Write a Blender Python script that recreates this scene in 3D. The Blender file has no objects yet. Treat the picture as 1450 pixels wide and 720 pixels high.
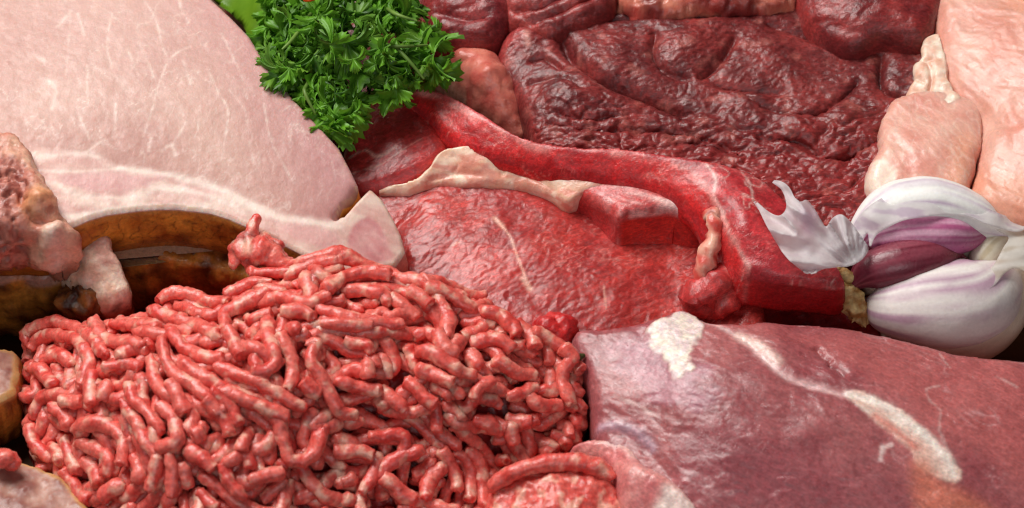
import bpy, math, random
import numpy as np
from mathutils import Vector, Matrix

random.seed(7)
RNG = np.random.default_rng(11)
SC = bpy.context.scene
COL = SC.collection
CM = 0.01                                   # everything below is written in centimetres

# ------------------------------------------------------------------ camera
PITCH = math.radians(48.0)
TGT = np.array([0.0, 0.0, 3.0])
DIST = 75.0
HALF = 15.0                                 # half of the picture's width at the target, cm
FWD = np.array([0.0, math.cos(PITCH), -math.sin(PITCH)])
UPV = np.array([0.0, math.sin(PITCH), math.cos(PITCH)])
RGT = np.array([1.0, 0.0, 0.0])
CAMP = TGT - FWD * DIST
cd = bpy.data.cameras.new('camera')
cam = bpy.data.objects.new('camera', cd)
COL.objects.link(cam)
cam.location = Vector(CAMP * CM)
cam.rotation_euler = (math.pi / 2 - PITCH, 0, 0)
cd.sensor_width = 36
cd.lens = 18.0 * DIST / HALF
cd.clip_start = 0.01
cd.clip_end = 50
cd.dof.use_dof = True
cd.dof.focus_distance = DIST * CM
cd.dof.aperture_fstop = 13.0
SC.camera = cam

# ------------------------------------------------------------------ light
W = bpy.data.worlds.new('World')
SC.world = W
W.use_nodes = True
bg = W.node_tree.nodes['Background']
bg.inputs[0].default_value = (0.95, 0.97, 1.0, 1)
bg.inputs[1].default_value = 0.04


def area(name, loc, target, sx, sy, power, color):
    l = bpy.data.lights.new(name, 'AREA')
    l.shape = 'RECTANGLE'
    l.size = sx * CM
    l.size_y = sy * CM
    l.energy = power
    l.color = color
    o = bpy.data.objects.new(name, l)
    COL.objects.link(o)
    o.location = Vector(loc) * CM
    o.rotation_euler = (Vector(target) - Vector(loc)).to_track_quat('-Z', 'Y').to_euler()
    return o


area('softbox_lamp', (-38, 32, 84), (0, 0, 3), 64, 48, 12.4, (1.0, 0.97, 0.93))
area('fill_lamp', (10, -75, 55), (0, 0, 3), 60, 40, 1.6, (0.95, 0.97, 1.0))
SC.view_settings.view_transform = 'Standard'
SC.view_settings.look = 'None'
SC.view_settings.exposure = 0.0
SC.view_settings.gamma = 1.0
SC.render.engine = 'CYCLES'
SC.cycles.use_denoising = True
SC.cycles.use_adaptive_sampling = False
SC.cycles.sample_clamp_indirect = 3.0
SC.cycles.filter_width = 1.2
SC.cycles.max_bounces = 8
SC.cycles.caustics_reflective = False
SC.cycles.caustics_refractive = False


# ------------------------------------------------------------------ numbers
def lin(c):
    c = np.asarray(c, float) / 255.0
    return np.where(c <= 0.04045, c / 12.92, ((c + 0.055) / 1.055) ** 2.4)


def rays(px, py):
    u = (np.asarray(px, float) - 725.0) / 725.0 * HALF / DIST
    v = (360.0 - np.asarray(py, float)) / 725.0 * HALF / DIST
    return FWD + u[..., None] * RGT + v[..., None] * UPV


def at(px, py, z):
    """the point of height z seen at a place of the 1450 x 720 picture"""
    d = rays(np.atleast_1d(px), np.atleast_1d(py))
    t = (np.asarray(z, float) - CAMP[2]) / d[:, 2]
    return CAMP + d * t[:, None]


def on(px, py, f, z0=3.5):
    z = np.full(np.atleast_1d(px).shape, z0)
    for _ in range(25):
        p = at(px, py, z)
        z = 0.5 * z + 0.5 * f(p[:, 0], p[:, 1])
    return at(px, py, z)


class RBF:
    def __init__(self, ctrl):
        c = np.asarray(ctrl, float)
        p = at(c[:, 0], c[:, 1], c[:, 2])
        self.p = p[:, :2]
        n = len(p)
        r = np.linalg.norm(self.p[:, None] - self.p[None], axis=2)
        K = self.k(r) + np.eye(n) * 1e-6
        if n >= 4:
            Pm = np.c_[np.ones(n), self.p]
            A = np.block([[K, Pm], [Pm.T, np.zeros((3, 3))]])
            s = np.linalg.lstsq(A, np.r_[p[:, 2], 0, 0, 0], rcond=None)[0]
            self.w, self.a = s[:n], s[n:]
        else:
            self.w = np.zeros(n)
            self.a = np.array([p[:, 2].mean(), 0, 0])
        self.lo, self.hi = p[:, 2].min() - 0.6, p[:, 2].max() + 0.6

    @staticmethod
    def k(r):
        return r * r * np.log(r + 1e-9)

    def __call__(self, x, y):
        x = np.asarray(x, float)
        y = np.asarray(y, float)
        z = self.a[0] + self.a[1] * x + self.a[2] * y
        for (px, py), w in zip(self.p, self.w):
            z = z + w * self.k(np.hypot(x - px, y - py))
        return np.clip(z, self.lo, self.hi)


PERM = np.random.default_rng(3).permutation(256)
PERM = np.r_[PERM, PERM, PERM]
_g = np.random.default_rng(4).normal(size=(256, 3))
GRAD = _g / np.linalg.norm(_g, axis=1)[:, None]


def noise(P, scale=1.0, seed=0.0):
    """gradient noise, about -0.7..0.7; scale is the size of a bump in cm (one number or three)"""
    Q = P / np.asarray(scale, float) + seed * 17.31
    i = np.floor(Q).astype(int)
    f = Q - i
    u = f * f * f * (f * (f * 6 - 15) + 10)
    i &= 255
    r = 0.0
    for dx in (0, 1):
        wx = u[:, 0] if dx else 1 - u[:, 0]
        hx = PERM[i[:, 0] + dx]
        for dy in (0, 1):
            wy = u[:, 1] if dy else 1 - u[:, 1]
            hy = PERM[hx + i[:, 1] + dy]
            for dz in (0, 1):
                wz = u[:, 2] if dz else 1 - u[:, 2]
                g = GRAD[PERM[hy + i[:, 2] + dz]]
                r = r + wx * wy * wz * (g[:, 0] * (f[:, 0] - dx) + g[:, 1] * (f[:, 1] - dy) + g[:, 2] * (f[:, 2] - dz))
    return r * 1.5


def fbm(P, scale, oct=3, seed=0.0):
    s = 0.0
    a = 1.0
    for k in range(oct):
        s = s + a * noise(P, np.asarray(scale, float) / 2 ** k, seed + k * 1.7)
        a *= 0.5
    return s


def warp(P, scale, amt, seed=0.0):
    return P + amt * np.stack([noise(P, scale, seed), noise(P, scale, seed + 5), noise(P, scale, seed + 9)], 1)


def ridge(P, scale, seed=0.0):
    """1 along thin winding lines, falling to 0 between them"""
    return np.clip(1 - np.abs(noise(P, scale, seed)) * 2.6, 0, 1)


def billow(P, scale, seed=0.0):
    """puffy folds with sharp valleys, 0..1"""
    return np.clip(np.abs(noise(P, scale, seed)) * 2.2, 0, 1) ** .75


def turn(P, deg, along, across):
    """coordinates squeezed so that noise of size 1 becomes fibres along deg (in the xy plane)"""
    a = math.radians(deg)
    u = P[:, 0] * math.cos(a) + P[:, 1] * math.sin(a)
    v = -P[:, 0] * math.sin(a) + P[:, 1] * math.cos(a)
    return np.stack([u / along, v / across, P[:, 2] / across], 1)


def sstep(a, b, x):
    t = np.clip((x - a) / (b - a), 0, 1)
    return t * t * (3 - 2 * t)


def mix(a, b, t):
    t = np.asarray(t)[:, None]
    return np.asarray(a) * (1 - t) + np.asarray(b) * t


def seg_dist(X, Y, poly, closed=False):
    n = len(poly)
    d = np.full(X.shape, 1e9)
    tt = np.zeros(X.shape)
    m = n if closed else n - 1
    for k in range(m):
        a, b = poly[k], poly[(k + 1) % n]
        ex, ey = b[0] - a[0], b[1] - a[1]
        L = ex * ex + ey * ey + 1e-12
        t = np.clip(((X - a[0]) * ex + (Y - a[1]) * ey) / L, 0, 1)
        e = np.hypot(X - a[0] - t * ex, Y - a[1] - t * ey)
        better = e < d
        d = np.where(better, e, d)
        tt = np.where(better, (k + t) / m, tt)
    return d, tt


def catmull(P, step, closed=False):
    P = np.asarray(P, float)
    n = len(P)
    out = []
    for k in range(n if closed else n - 1):
        if closed:
            a, b, c, d = P[(k - 1) % n], P[k], P[(k + 1) % n], P[(k + 2) % n]
        else:
            a, b, c, d = P[max(k - 1, 0)], P[k], P[k + 1], P[min(k + 2, n - 1)]
        m = max(1, int(math.ceil(np.linalg.norm(c - b) / step)))
        t = (np.arange(m) / m)[:, None]
        out.append(0.5 * (2 * b + (c - a) * t + (2 * a - 5 * b + 4 * c - d) * t ** 2 + (3 * b - a - 3 * c + d) * t ** 3))
    if not closed:
        out.append(P[-1:])
    return np.vstack(out)


# ------------------------------------------------------------------ shapes (plain arrays in cm)
class Shape:
    pass


def normals(V, Q):
    N = np.zeros_like(V)
    a, b, c, d = V[Q[:, 0]], V[Q[:, 1]], V[Q[:, 2]], V[Q[:, 3]]
    n = np.cross(c - a, d - b)
    for k in range(4):
        np.add.at(N, Q[:, k], n)
    return N / (np.linalg.norm(N, axis=1)[:, None] + 1e-12)


def slab(outline, ctrl, zb=0.5, th=None, r=0.3, res=0.05, creases=(), lumps=(), smooth=True,
         tuck=0.15, bulge=0.0, puff=0.0, puff_r=1.5, rough=0.0):
    """a solid piece: its top follows the heights in ctrl inside the outline, its edge is rounded by r,
    its side goes down to zb (or th below the top)"""
    f = RBF(ctrl)
    o = np.asarray(outline, float)
    w = on(o[:, 0], o[:, 1], f)[:, :2]
    poly = catmull(w, 0.16, True) if smooth else w
    if rough:
        q = np.c_[poly, np.zeros(len(poly))]
        poly = poly + rough * np.stack([fbm(q, 0.6, 3, 1), fbm(q, 0.6, 3, 8)], 1)
    x0, y0 = poly.min(0) - 2 * res
    x1, y1 = poly.max(0) + 2 * res
    nx, ny = int((x1 - x0) / res) + 1, int((y1 - y0) / res) + 1
    gx = x0 + np.arange(nx) * res
    gy = y0 + np.arange(ny) * res
    X, Y = np.meshgrid(gx, gy, indexing='ij')
    ins = np.zeros(X.shape, bool)
    for k in range(len(poly)):
        a, b = poly[k - 1], poly[k]
        if a[1] == b[1]:
            continue
        j = np.where((gy > min(a[1], b[1])) & (gy <= max(a[1], b[1])))[0]
        if len(j) == 0:
            continue
        xc = a[0] + (gy[j] - a[1]) / (b[1] - a[1]) * (b[0] - a[0])
        ins[:, j] ^= gx[:, None] < xc[None]
    cell = ins[:-1, :-1] & ins[1:, :-1] & ins[1:, 1:] & ins[:-1, 1:]
    I, J = np.where(cell)
    vid = lambda i, j: i * ny + j
    Q = np.stack([vid(I, J), vid(I + 1, J), vid(I + 1, J + 1), vid(I, J + 1)], 1)
    # directed edges -> boundary
    E = np.vstack([Q[:, [0, 1]], Q[:, [1, 2]], Q[:, [2, 3]], Q[:, [3, 0]]])
    key = E[:, 0].astype(np.int64) * (nx * ny) + E[:, 1]
    rev = E[:, 1].astype(np.int64) * (nx * ny) + E[:, 0]
    B = E[~np.isin(key, rev)]
    used = np.unique(Q)
    back = -np.ones(nx * ny, int)
    back[used] = np.arange(len(used))
    Q = back[Q]
    B = back[B]
    x = X.ravel()[used].copy()
    y = Y.ravel()[used].copy()
    bv = np.unique(B)
    # snap the border to the outline
    bd = np.full(len(bv), 1e9)
    sx, sy = x[bv].copy(), y[bv].copy()
    for k in range(len(poly)):
        a, b = poly[k - 1], poly[k]
        e = b - a
        t = np.clip(((x[bv] - a[0]) * e[0] + (y[bv] - a[1]) * e[1]) / (e @ e + 1e-12), 0, 1)
        qx, qy = a[0] + t * e[0], a[1] + t * e[1]
        dd = np.hypot(x[bv] - qx, y[bv] - qy)
        m = dd < bd
        bd[m] = dd[m]
        sx[m] = qx[m]
        sy[m] = qy[m]
    x[bv], y[bv] = sx, sy
    # distance to the edge on a coarse grid
    st = 4
    cx, cy = np.arange(x0, x1 + st * res * 2, st * res), np.arange(y0, y1 + st * res * 2, st * res)
    CX, CY = np.meshgrid(cx, cy, indexing='ij')
    D = seg_dist(CX, CY, poly, True)[0]
    fi, fj = (x - x0) / (st * res), (y - y0) / (st * res)
    i, j = fi.astype(int), fj.astype(int)
    a, b = fi - i, fj - j
    d = D[i, j] * (1 - a) * (1 - b) + D[i + 1, j] * a * (1 - b) + D[i, j + 1] * (1 - a) * b + D[i + 1, j + 1] * a * b
    d[bv] = 0
    z = f(x, y)
    S = Shape()
    S.f = f
    for cr in creases:
        pl, dep, wid = cr[:3]
        pl = np.asarray(pl, float)
        pw = catmull(on(pl[:, 0], pl[:, 1], f)[:, :2], 0.3)
        dd, tt = seg_dist(x, y, pw)
        z = z - dep * np.exp(-(dd / wid) ** 1.3) * np.clip(np.minimum(tt, 1 - tt) * 6, 0, 1)
    for px, py, rad, h in lumps:
        c = on([px], [py], f)[0]
        z = z + h * np.exp(-(((x - c[0]) ** 2 + (y - c[1]) ** 2) / rad ** 2))
    if puff:
        t = np.clip(d / puff_r, 0, 1)
        z = z + puff * (np.sqrt(np.clip(1 - (1 - t) ** 2, 0, 1)) - 1)
    t = np.clip(d / r, 0, 1)
    z = z - r * (1 - np.sqrt(np.clip(1 - (1 - t) ** 2, 0, 1)))
    V = np.stack([x, y, z], 1)
    # outward direction along the border
    ox, oy = np.zeros(len(x)), np.zeros(len(x))
    e = V[B[:, 1], :2] - V[B[:, 0], :2]
    for k in (0, 1):
        np.add.at(ox, B[:, k], e[:, 1])
        np.add.at(oy, B[:, k], -e[:, 0])
    l = np.hypot(ox, oy) + 1e-12
    ox, oy = ox / l, oy / l
    nb = len(bv)
    bidx = -np.ones(len(x), int)
    bidx[bv] = np.arange(nb)
    zbot = np.full(nb, zb) if th is None else z[bv] - (th(x[bv], y[bv]) if callable(th) else th)
    zbot = np.minimum(zbot, z[bv] - 0.05)
    K = int(np.clip(np.median(z[bv] - zbot) / (res * 1.3), 3, 80))
    Bi = bidx[B]
    rows = [V]
    dist = [d]
    ww = [np.zeros(len(x))]
    quads = [Q]
    prev = B
    for k in range(1, K + 1):
        s = k / K
        off = bulge * math.sin(math.pi * s) - tuck * s * s
        rows.append(np.stack([x[bv] + ox[bv] * off, y[bv] + oy[bv] * off, z[bv] + (zbot - z[bv]) * s], 1))
        dist.append(np.zeros(nb))
        ww.append(np.full(nb, s))
        cur = Bi + len(x) + (k - 1) * nb
        quads.append(np.stack([prev[:, 1], prev[:, 0], cur[:, 0], cur[:, 1]], 1))
        prev = cur
    S.V = np.vstack(rows)
    S.Q = np.vstack(quads)
    S.d = np.concatenate(dist)
    S.w = np.concatenate(ww)
    S.ntop = len(x)
    # bottom, one face per loop
    nxt = dict(zip(prev[:, 0].tolist(), prev[:, 1].tolist()))
    S.caps = []
    while nxt:
        s0, cur = nxt.popitem()
        loop = [s0]
        while cur != s0 and cur in nxt:
            loop.append(cur)
            cur = nxt.pop(cur)
        if cur == s0 and len(loop) > 2:
            S.caps.append(loop[::-1])
    S.top_outline = poly
    return S


def pd(S, pts):
    """distance in cm (seen from above) from every vertex to a line drawn over the top of the piece"""
    p = np.asarray(pts, float)
    pw = on(p[:, 0], p[:, 1], S.f)[:, :2]
    if len(pw) > 2:
        pw = catmull(pw, 0.25)
    if len(pw) == 1:
        return np.hypot(S.V[:, 0] - pw[0, 0], S.V[:, 1] - pw[0, 1])
    return seg_dist(S.V[:, 0], S.V[:, 1], pw)[0]


def area_in(S, pts):
    """signed distance (positive inside) to a patch drawn over the top"""
    p = np.asarray(pts, float)
    pw = catmull(on(p[:, 0], p[:, 1], S.f)[:, :2], 0.3, True)
    x, y = S.V[:, 0], S.V[:, 1]
    d = seg_dist(x, y, pw, True)[0]
    ins = np.zeros(len(x), bool)
    for k in range(len(pw)):
        a, b = pw[k - 1], pw[k]
        if a[1] == b[1]:
            continue
        c = ((a[1] > y) != (b[1] > y)) & (x < (b[0] - a[0]) * (y - a[1]) / (b[1] - a[1]) + a[0])
        ins ^= c
    return np.where(ins, d, -d)


def push(S, amount):
    S.N = normals(S.V, S.Q)
    S.V = S.V + S.N * np.asarray(amount)[:, None]
    return S


def tube(path, rad, sides=14, step=0.12, flat=(1.0, 1.0), up=(0, 0, 1), end=0.9, jitter=0.0, seed=0.0):
    """a closed, tapering limb along path (cm) with rounded ends"""
    path = np.asarray(path, float)
    rad = np.asarray(rad, float) * np.ones(len(path))
    C = catmull(np.c_[path, rad], step)
    C, R = C[:, :3], np.maximum(C[:, 3], 0.004)
    T = np.gradient(C, axis=0) if len(C) > 1 else np.array([[1.0, 0, 0]])
    T /= np.linalg.norm(T, axis=1)[:, None] + 1e-12
    k = 4
    a = np.linspace(0, math.pi / 2, k + 1)
    pre = [(C[0] - T[0] * R[0] * end * math.cos(t), R[0] * math.sin(t), T[0]) for t in a[:-1]]
    post = [(C[-1] + T[-1] * R[-1] * end * math.sin(t), R[-1] * math.cos(t), T[-1]) for t in a[1:]]
    CC = np.vstack([[p[0] for p in pre], C, [p[0] for p in post]])
    RR = np.r_[[max(p[1], 0.002) for p in pre], R, [max(p[1], 0.002) for p in post]]
    TT = np.vstack([[p[2] for p in pre], T, [p[2] for p in post]])
    U = np.tile(np.asarray(up, float), (len(CC), 1))
    A = np.cross(TT, U)
    bad = np.linalg.norm(A, axis=1) < 1e-3
    A[bad] = np.cross(TT[bad], [0.3, 1, 0.2])
    A /= np.linalg.norm(A, axis=1)[:, None]
    Bn = np.cross(A, TT)
    th = np.arange(sides) / sides * 2 * math.pi
    V = CC[:, None] + RR[:, None, None] * (A[:, None] * np.cos(th)[None, :, None] * flat[0] + Bn[:, None] * np.sin(th)[None, :, None] * flat[1])
    m = len(CC)
    S = Shape()
    S.V = V.reshape(-1, 3)
    i, j = np.meshgrid(np.arange(m - 1), np.arange(sides), indexing='ij')
    i, j = i.ravel(), j.ravel()
    jn = (j + 1) % sides
    S.Q = np.stack([i * sides + j, (i + 1) * sides + j, (i + 1) * sides + jn, i * sides + jn], 1)[:, ::-1]
    S.caps = [list(range(sides))[::-1][::-1], list(range((m - 1) * sides, m * sides))[::-1]]
    S.t = np.repeat(np.linspace(0, 1, m), sides)
    S.a = np.tile(th, m)
    S.R = np.repeat(RR, sides)
    n = normals(S.V, S.Q)
    ctr = np.repeat(CC, sides, 0)
    if np.mean(np.sum(n * (S.V - ctr), 1)) < 0:
        S.Q = S.Q[:, ::-1]
        S.caps = [c[::-1] for c in S.caps]
    if jitter:
        S.V = S.V + (S.V - ctr) * (jitter * fbm(S.V, 0.35, 2, seed))[:, None]
    return S


def join(shapes):
    S = Shape()
    off = 0
    V, Q, caps, C = [], [], [], []
    for s in shapes:
        V.append(s.V)
        Q.append(s.Q + off)
        caps += [[k + off for k in c] for c in s.caps]
        if hasattr(s, 'col'):
            C.append(s.col)
        off += len(s.V)
    S.V = np.vstack(V)
    S.Q = np.vstack(Q)
    S.caps = caps
    if C:
        S.col = np.vstack(C)
    return S


def blob(c, rad, seed=0.0, amp=0.25, n=40):
    """a lumpy ball-like piece"""
    u = np.linspace(0.02, math.pi - 0.02, n)
    v = np.arange(2 * n) / (2 * n) * 2 * math.pi
    U, Vv = np.meshgrid(u, v, indexing='ij')
    d = np.stack([np.sin(U) * np.cos(Vv), np.sin(U) * np.sin(Vv), np.cos(U)], -1).reshape(-1, 3)
    rad = np.asarray(rad, float) * np.ones(3)
    k = 1 + amp * fbm(d * rad + np.asarray(c), rad.mean() * 0.9, 3, seed)
    S = Shape()
    S.V = np.asarray(c) + d * rad * k[:, None]
    i, j = np.meshgrid(np.arange(n - 1), np.arange(2 * n), indexing='ij')
    i, j = i.ravel(), j.ravel()
    jn = (j + 1) % (2 * n)
    m = 2 * n
    S.Q = np.stack([i * m + j, (i + 1) * m + j, (i + 1) * m + jn, i * m + jn], 1)
    S.caps = [list(range(m))[::-1], list(range((n - 1) * m, n * m))]
    return S


# ------------------------------------------------------------------ blender objects
def to_mesh(name, S, mat, origin):
    V = (S.V - origin) * CM
    me = bpy.data.meshes.new(name)
    nq = len(S.Q)
    caps = [c for c in S.caps if len(c) > 2]
    loops = np.concatenate([S.Q.ravel()] + [np.asarray(c) for c in caps]).astype(np.int32)
    sizes = np.r_[np.full(nq, 4), [len(c) for c in caps]].astype(np.int32)
    starts = np.r_[0, np.cumsum(sizes)[:-1]].astype(np.int32)
    me.vertices.add(len(V))
    me.vertices.foreach_set('co', V.astype(np.float32).ravel())
    me.loops.add(len(loops))
    me.loops.foreach_set('vertex_index', loops)
    me.polygons.add(len(sizes))
    me.polygons.foreach_set('loop_start', starts)
    me.polygons.foreach_set('use_smooth', np.ones(len(sizes), bool))
    me.update(calc_edges=True)
    if hasattr(S, 'col'):
        at_ = me.color_attributes.new('Col', 'FLOAT_COLOR', 'POINT')
        c = np.c_[np.clip(S.col, 0, 1), np.ones(len(V))].astype(np.float32)
        at_.data.foreach_set('color', c.ravel())
    me.materials.append(mat)
    me.validate()
    return me


def thing(name, label, cat, base, group=None):
    o = bpy.data.objects.new(name, None)
    o.empty_display_size = 0.01
    COL.objects.link(o)
    o.location = Vector(base) * CM
    o['base'] = list(map(float, base))
    o['label'] = label
    o['category'] = cat
    if group:
        o['group'] = group
    return o


def part(name, S, mat, parent, root=None, label=None, kind=None):
    base = np.array(list((root or parent)['base']))
    o = bpy.data.objects.new(name, to_mesh(name, S, mat, base))
    COL.objects.link(o)
    o.parent = parent
    if label:
        o['label'] = label
    if kind:
        o['kind'] = kind
    return o


def single(name, S, mat, label, cat, group=None, kind=None):
    base = np.array([S.V[:, 0].mean(), S.V[:, 1].mean(), S.V[:, 2].min()])
    o = bpy.data.objects.new(name, to_mesh(name, S, mat, base))
    COL.objects.link(o)
    o.location = Vector(base) * CM
    o['base'] = list(map(float, base))
    if kind:
        o['kind'] = kind
    else:
        o['label'] = label
        o['category'] = cat
    if group:
        o['group'] = group
    return o


# ------------------------------------------------------------------ materials
def flesh(name, sss=0.35, radius=(1.0, 0.25, 0.15), sscale=0.35, rough=(0.25, 0.5), bump=((0.12, 0.5), (0.04, 0.3)),
          spec=0.5, coat=0.0, tint=0.18, aniso=None, trans=0.0, net=None, sparkle=0.12):
    """moist tissue: colour from the Col attribute, fine mottling, fine relief, uneven gloss"""
    m = bpy.data.materials.new(name)
    m.use_nodes = True
    nt = m.node_tree
    N, L = nt.nodes, nt.links
    b = N['Principled BSDF']
    tc = N.new('ShaderNodeTexCoord')
    sc = N.new('ShaderNodeVectorMath')
    sc.operation = 'SCALE'
    sc.inputs['Scale'].default_value = 100.0
    L.new(tc.outputs['Object'], sc.inputs[0])
    vec = sc.outputs[0]
    if aniso:
        mp = N.new('ShaderNodeMapping')
        mp.inputs['Rotation'].default_value = (0, 0, math.radians(aniso[0]))
        mp.inputs['Scale'].default_value = (aniso[1], 1, 1)
        L.new(vec, mp.inputs[0])
        vec = mp.outputs[0]

    def nz(size, detail=3, dist=0.0):
        n = N.new('ShaderNodeTexNoise')
        n.inputs['Scale'].default_value = 1.0 / size
        n.inputs['Detail'].default_value = detail
        n.inputs['Distortion'].default_value = dist
        L.new(vec, n.inputs['Vector'])
        return n.outputs['Fac']

    at_ = N.new('ShaderNodeAttribute')
    at_.attribute_name = 'Col'
    mr = N.new('ShaderNodeMapRange')
    mr.inputs['From Min'].default_value = 0.3
    mr.inputs['From Max'].default_value = 0.7
    mr.inputs['To Min'].default_value = 1 - tint
    mr.inputs['To Max'].default_value = 1 + tint
    L.new(nz(0.1, 4), mr.inputs['Value'])
    mul = N.new('ShaderNodeVectorMath')
    mul.operation = 'SCALE'
    L.new(at_.outputs['Color'], mul.inputs[0])
    L.new(mr.outputs[0], mul.inputs['Scale'])
    colour = mul.outputs[0]
    if net:                                  # fine pale threads of connective tissue: (angle, stretch, size, strength)
        mp2 = N.new('ShaderNodeMapping')
        mp2.inputs['Rotation'].default_value = (0, 0, -math.radians(net[0]))
        nn = N.new('ShaderNodeTexNoise')
        mp3 = N.new('ShaderNodeMapping')
        mp3.inputs['Scale'].default_value = (1.0 / net[1], 1, 1)
        L.new(vec, mp2.inputs[0])
        L.new(mp2.outputs[0], mp3.inputs[0])
        L.new(mp3.outputs[0], nn.inputs['Vector'])
        nn.inputs['Scale'].default_value = 1.0 / net[2]
        nn.inputs['Detail'].default_value = 2.5
        nn.inputs['Distortion'].default_value = 0.8
        sb = N.new('ShaderNodeMath')
        sb.operation = 'SUBTRACT'
        L.new(nn.outputs['Fac'], sb.inputs[0])
        sb.inputs[1].default_value = 0.5
        ab = N.new('ShaderNodeMath')
        ab.operation = 'ABSOLUTE'
        L.new(sb.outputs[0], ab.inputs[0])
        m3 = N.new('ShaderNodeMapRange')
        m3.inputs['From Min'].default_value = 0.0
        m3.inputs['From Max'].default_value = 0.07
        m3.inputs['To Min'].default_value = 1 + net[3]
        m3.inputs['To Max'].default_value = 1 - net[3] * 0.45
        L.new(ab.outputs[0], m3.inputs['Value'])
        mul2 = N.new('ShaderNodeVectorMath')
        mul2.operation = 'SCALE'
        L.new(colour, mul2.inputs[0])
        L.new(m3.outputs[0], mul2.inputs['Scale'])
        colour = mul2.outputs[0]
    L.new(colour, b.inputs['Base Color'])
    rr = N.new('ShaderNodeMapRange')
    rr.inputs['From Min'].default_value = 0.35
    rr.inputs['From Max'].default_value = 0.65
    rr.inputs['To Min'].default_value = rough[0]
    rr.inputs['To Max'].default_value = rough[1]
    L.new(nz(0.25, 3), rr.inputs['Value'])
    L.new(rr.outputs[0], b.inputs['Roughness'])
    prev = None
    for size, st in bump:
        bp = N.new('ShaderNodeBump')
        bp.inputs['Strength'].default_value = st
        bp.inputs['Distance'].default_value = size * CM * 0.5
        L.new(nz(size, 3, 0.4), bp.inputs['Height'])
        if prev:
            L.new(prev, bp.inputs['Normal'])
        prev = bp.outputs['Normal']
    if prev:
        L.new(prev, b.inputs['Normal'])
    b.inputs['Subsurface Weight'].default_value = sss
    b.inputs['Subsurface Radius'].default_value = radius
    b.inputs['Subsurface Scale'].default_value = sscale * CM
    b.inputs['Specular IOR Level'].default_value = spec
    b.inputs['Coat Weight'].default_value = coat
    b.inputs['Coat Roughness'].default_value = 0.13
    if coat:
        bc_ = N.new('ShaderNodeBump')
        bc_.inputs['Strength'].default_value = 1.0
        bc_.inputs['Distance'].default_value = sparkle * CM * 0.3
        if net:
            ns = N.new('ShaderNodeTexNoise')
            ns.inputs['Scale'].default_value = 1.0 / sparkle
            ns.inputs['Detail'].default_value = 2
            ns.inputs['Distortion'].default_value = 0.6
            L.new(mp3.outputs[0], ns.inputs['Vector'])
            L.new(ns.outputs['Fac'], bc_.inputs['Height'])
        else:
            L.new(nz(sparkle, 2, 0.6), bc_.inputs['Height'])
        if prev:
            L.new(prev, bc_.inputs['Normal'])
        L.new(bc_.outputs['Normal'], b.inputs['Coat Normal'])
    b.inputs['Transmission Weight'].default_value = trans
    return m


M = {}
M['ham'] = flesh('smoked_ham', 0.4, sscale=0.3, rough=(0.32, 0.5), bump=((0.05, 0.2), (0.15, 0.12)), spec=0.38, coat=0.08, tint=0.05, net=(100, 3, 0.10, 0.035))
M['rind'] = flesh('smoked_rind', 0.2, radius=(1, .5, .15), sscale=0.3, rough=(0.3, 0.5), bump=((0.12, 0.45), (0.03, 0.35)), spec=0.4, tint=0.16)
M['bone'] = flesh('cut_bone', 0.3, sscale=0.25, rough=(0.25, 0.5), bump=((0.1, 0.4), (0.03, 0.4)), tint=0.15)
M['steak'] = flesh('red_steak', 0.3, sscale=0.25, rough=(0.28, 0.46), bump=((0.09, 0.25), (0.035, 0.4)), spec=0.5, coat=0.25, tint=0.2, net=(28, 3.5, 0.13, 0.24))
M['dark'] = flesh('dark_beef', 0.2, sscale=0.2, rough=(0.3, 0.48), bump=((0.1, 0.35), (0.035, 0.4)), spec=0.42, coat=0.18, tint=0.25, net=(10, 3, 0.14, 0.3))
M['fat'] = flesh('soft_fat', 0.45, radius=(1, 0.6, 0.4), sscale=0.3, rough=(0.25, 0.45), bump=((0.2, 0.25), (0.05, 0.25)), coat=0.05, tint=0.08)
M['pork'] = flesh('raw_pork', 0.3, sscale=0.25, rough=(0.26, 0.44), bump=((0.1, 0.2), (0.035, 0.35)), spec=0.48, coat=0.25, tint=0.18, net=(-30, 4, 0.13, 0.16), sparkle=0.16)
M['chicken'] = flesh('raw_chicken', 0.45, radius=(1, 0.45, 0.25), sscale=0.4, rough=(0.26, 0.42), bump=((0.14, 0.15), (0.04, 0.25)), spec=0.42, coat=0.12, tint=0.06, net=(-55, 6, 0.12, 0.05), sparkle=0.15)
M['mince'] = flesh('minced_meat', 0.5, radius=(1, 0.4, 0.3), sscale=0.4, rough=(0.22, 0.4), bump=((0.1, 0.4), (0.035, 0.4)), spec=0.5, coat=0.25, tint=0.22, sparkle=0.09)
M['skin'] = flesh('garlic_skin', 0.25, radius=(1, 0.9, 0.8), sscale=0.25, rough=(0.35, 0.55), bump=((0.2, 0.12),), spec=0.4, tint=0.05)
M['clove'] = flesh('purple_clove_skin', 0.15, radius=(1, 0.5, 0.5), sscale=0.15, rough=(0.25, 0.4), bump=((0.15, 0.2),), spec=0.5, tint=0.1)
M['root'] = flesh('dry_root', 0.2, radius=(1, 0.7, 0.4), sscale=0.15, rough=(0.5, 0.7), bump=((0.08, 0.8), (0.03, 0.5)), tint=0.2)


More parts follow.
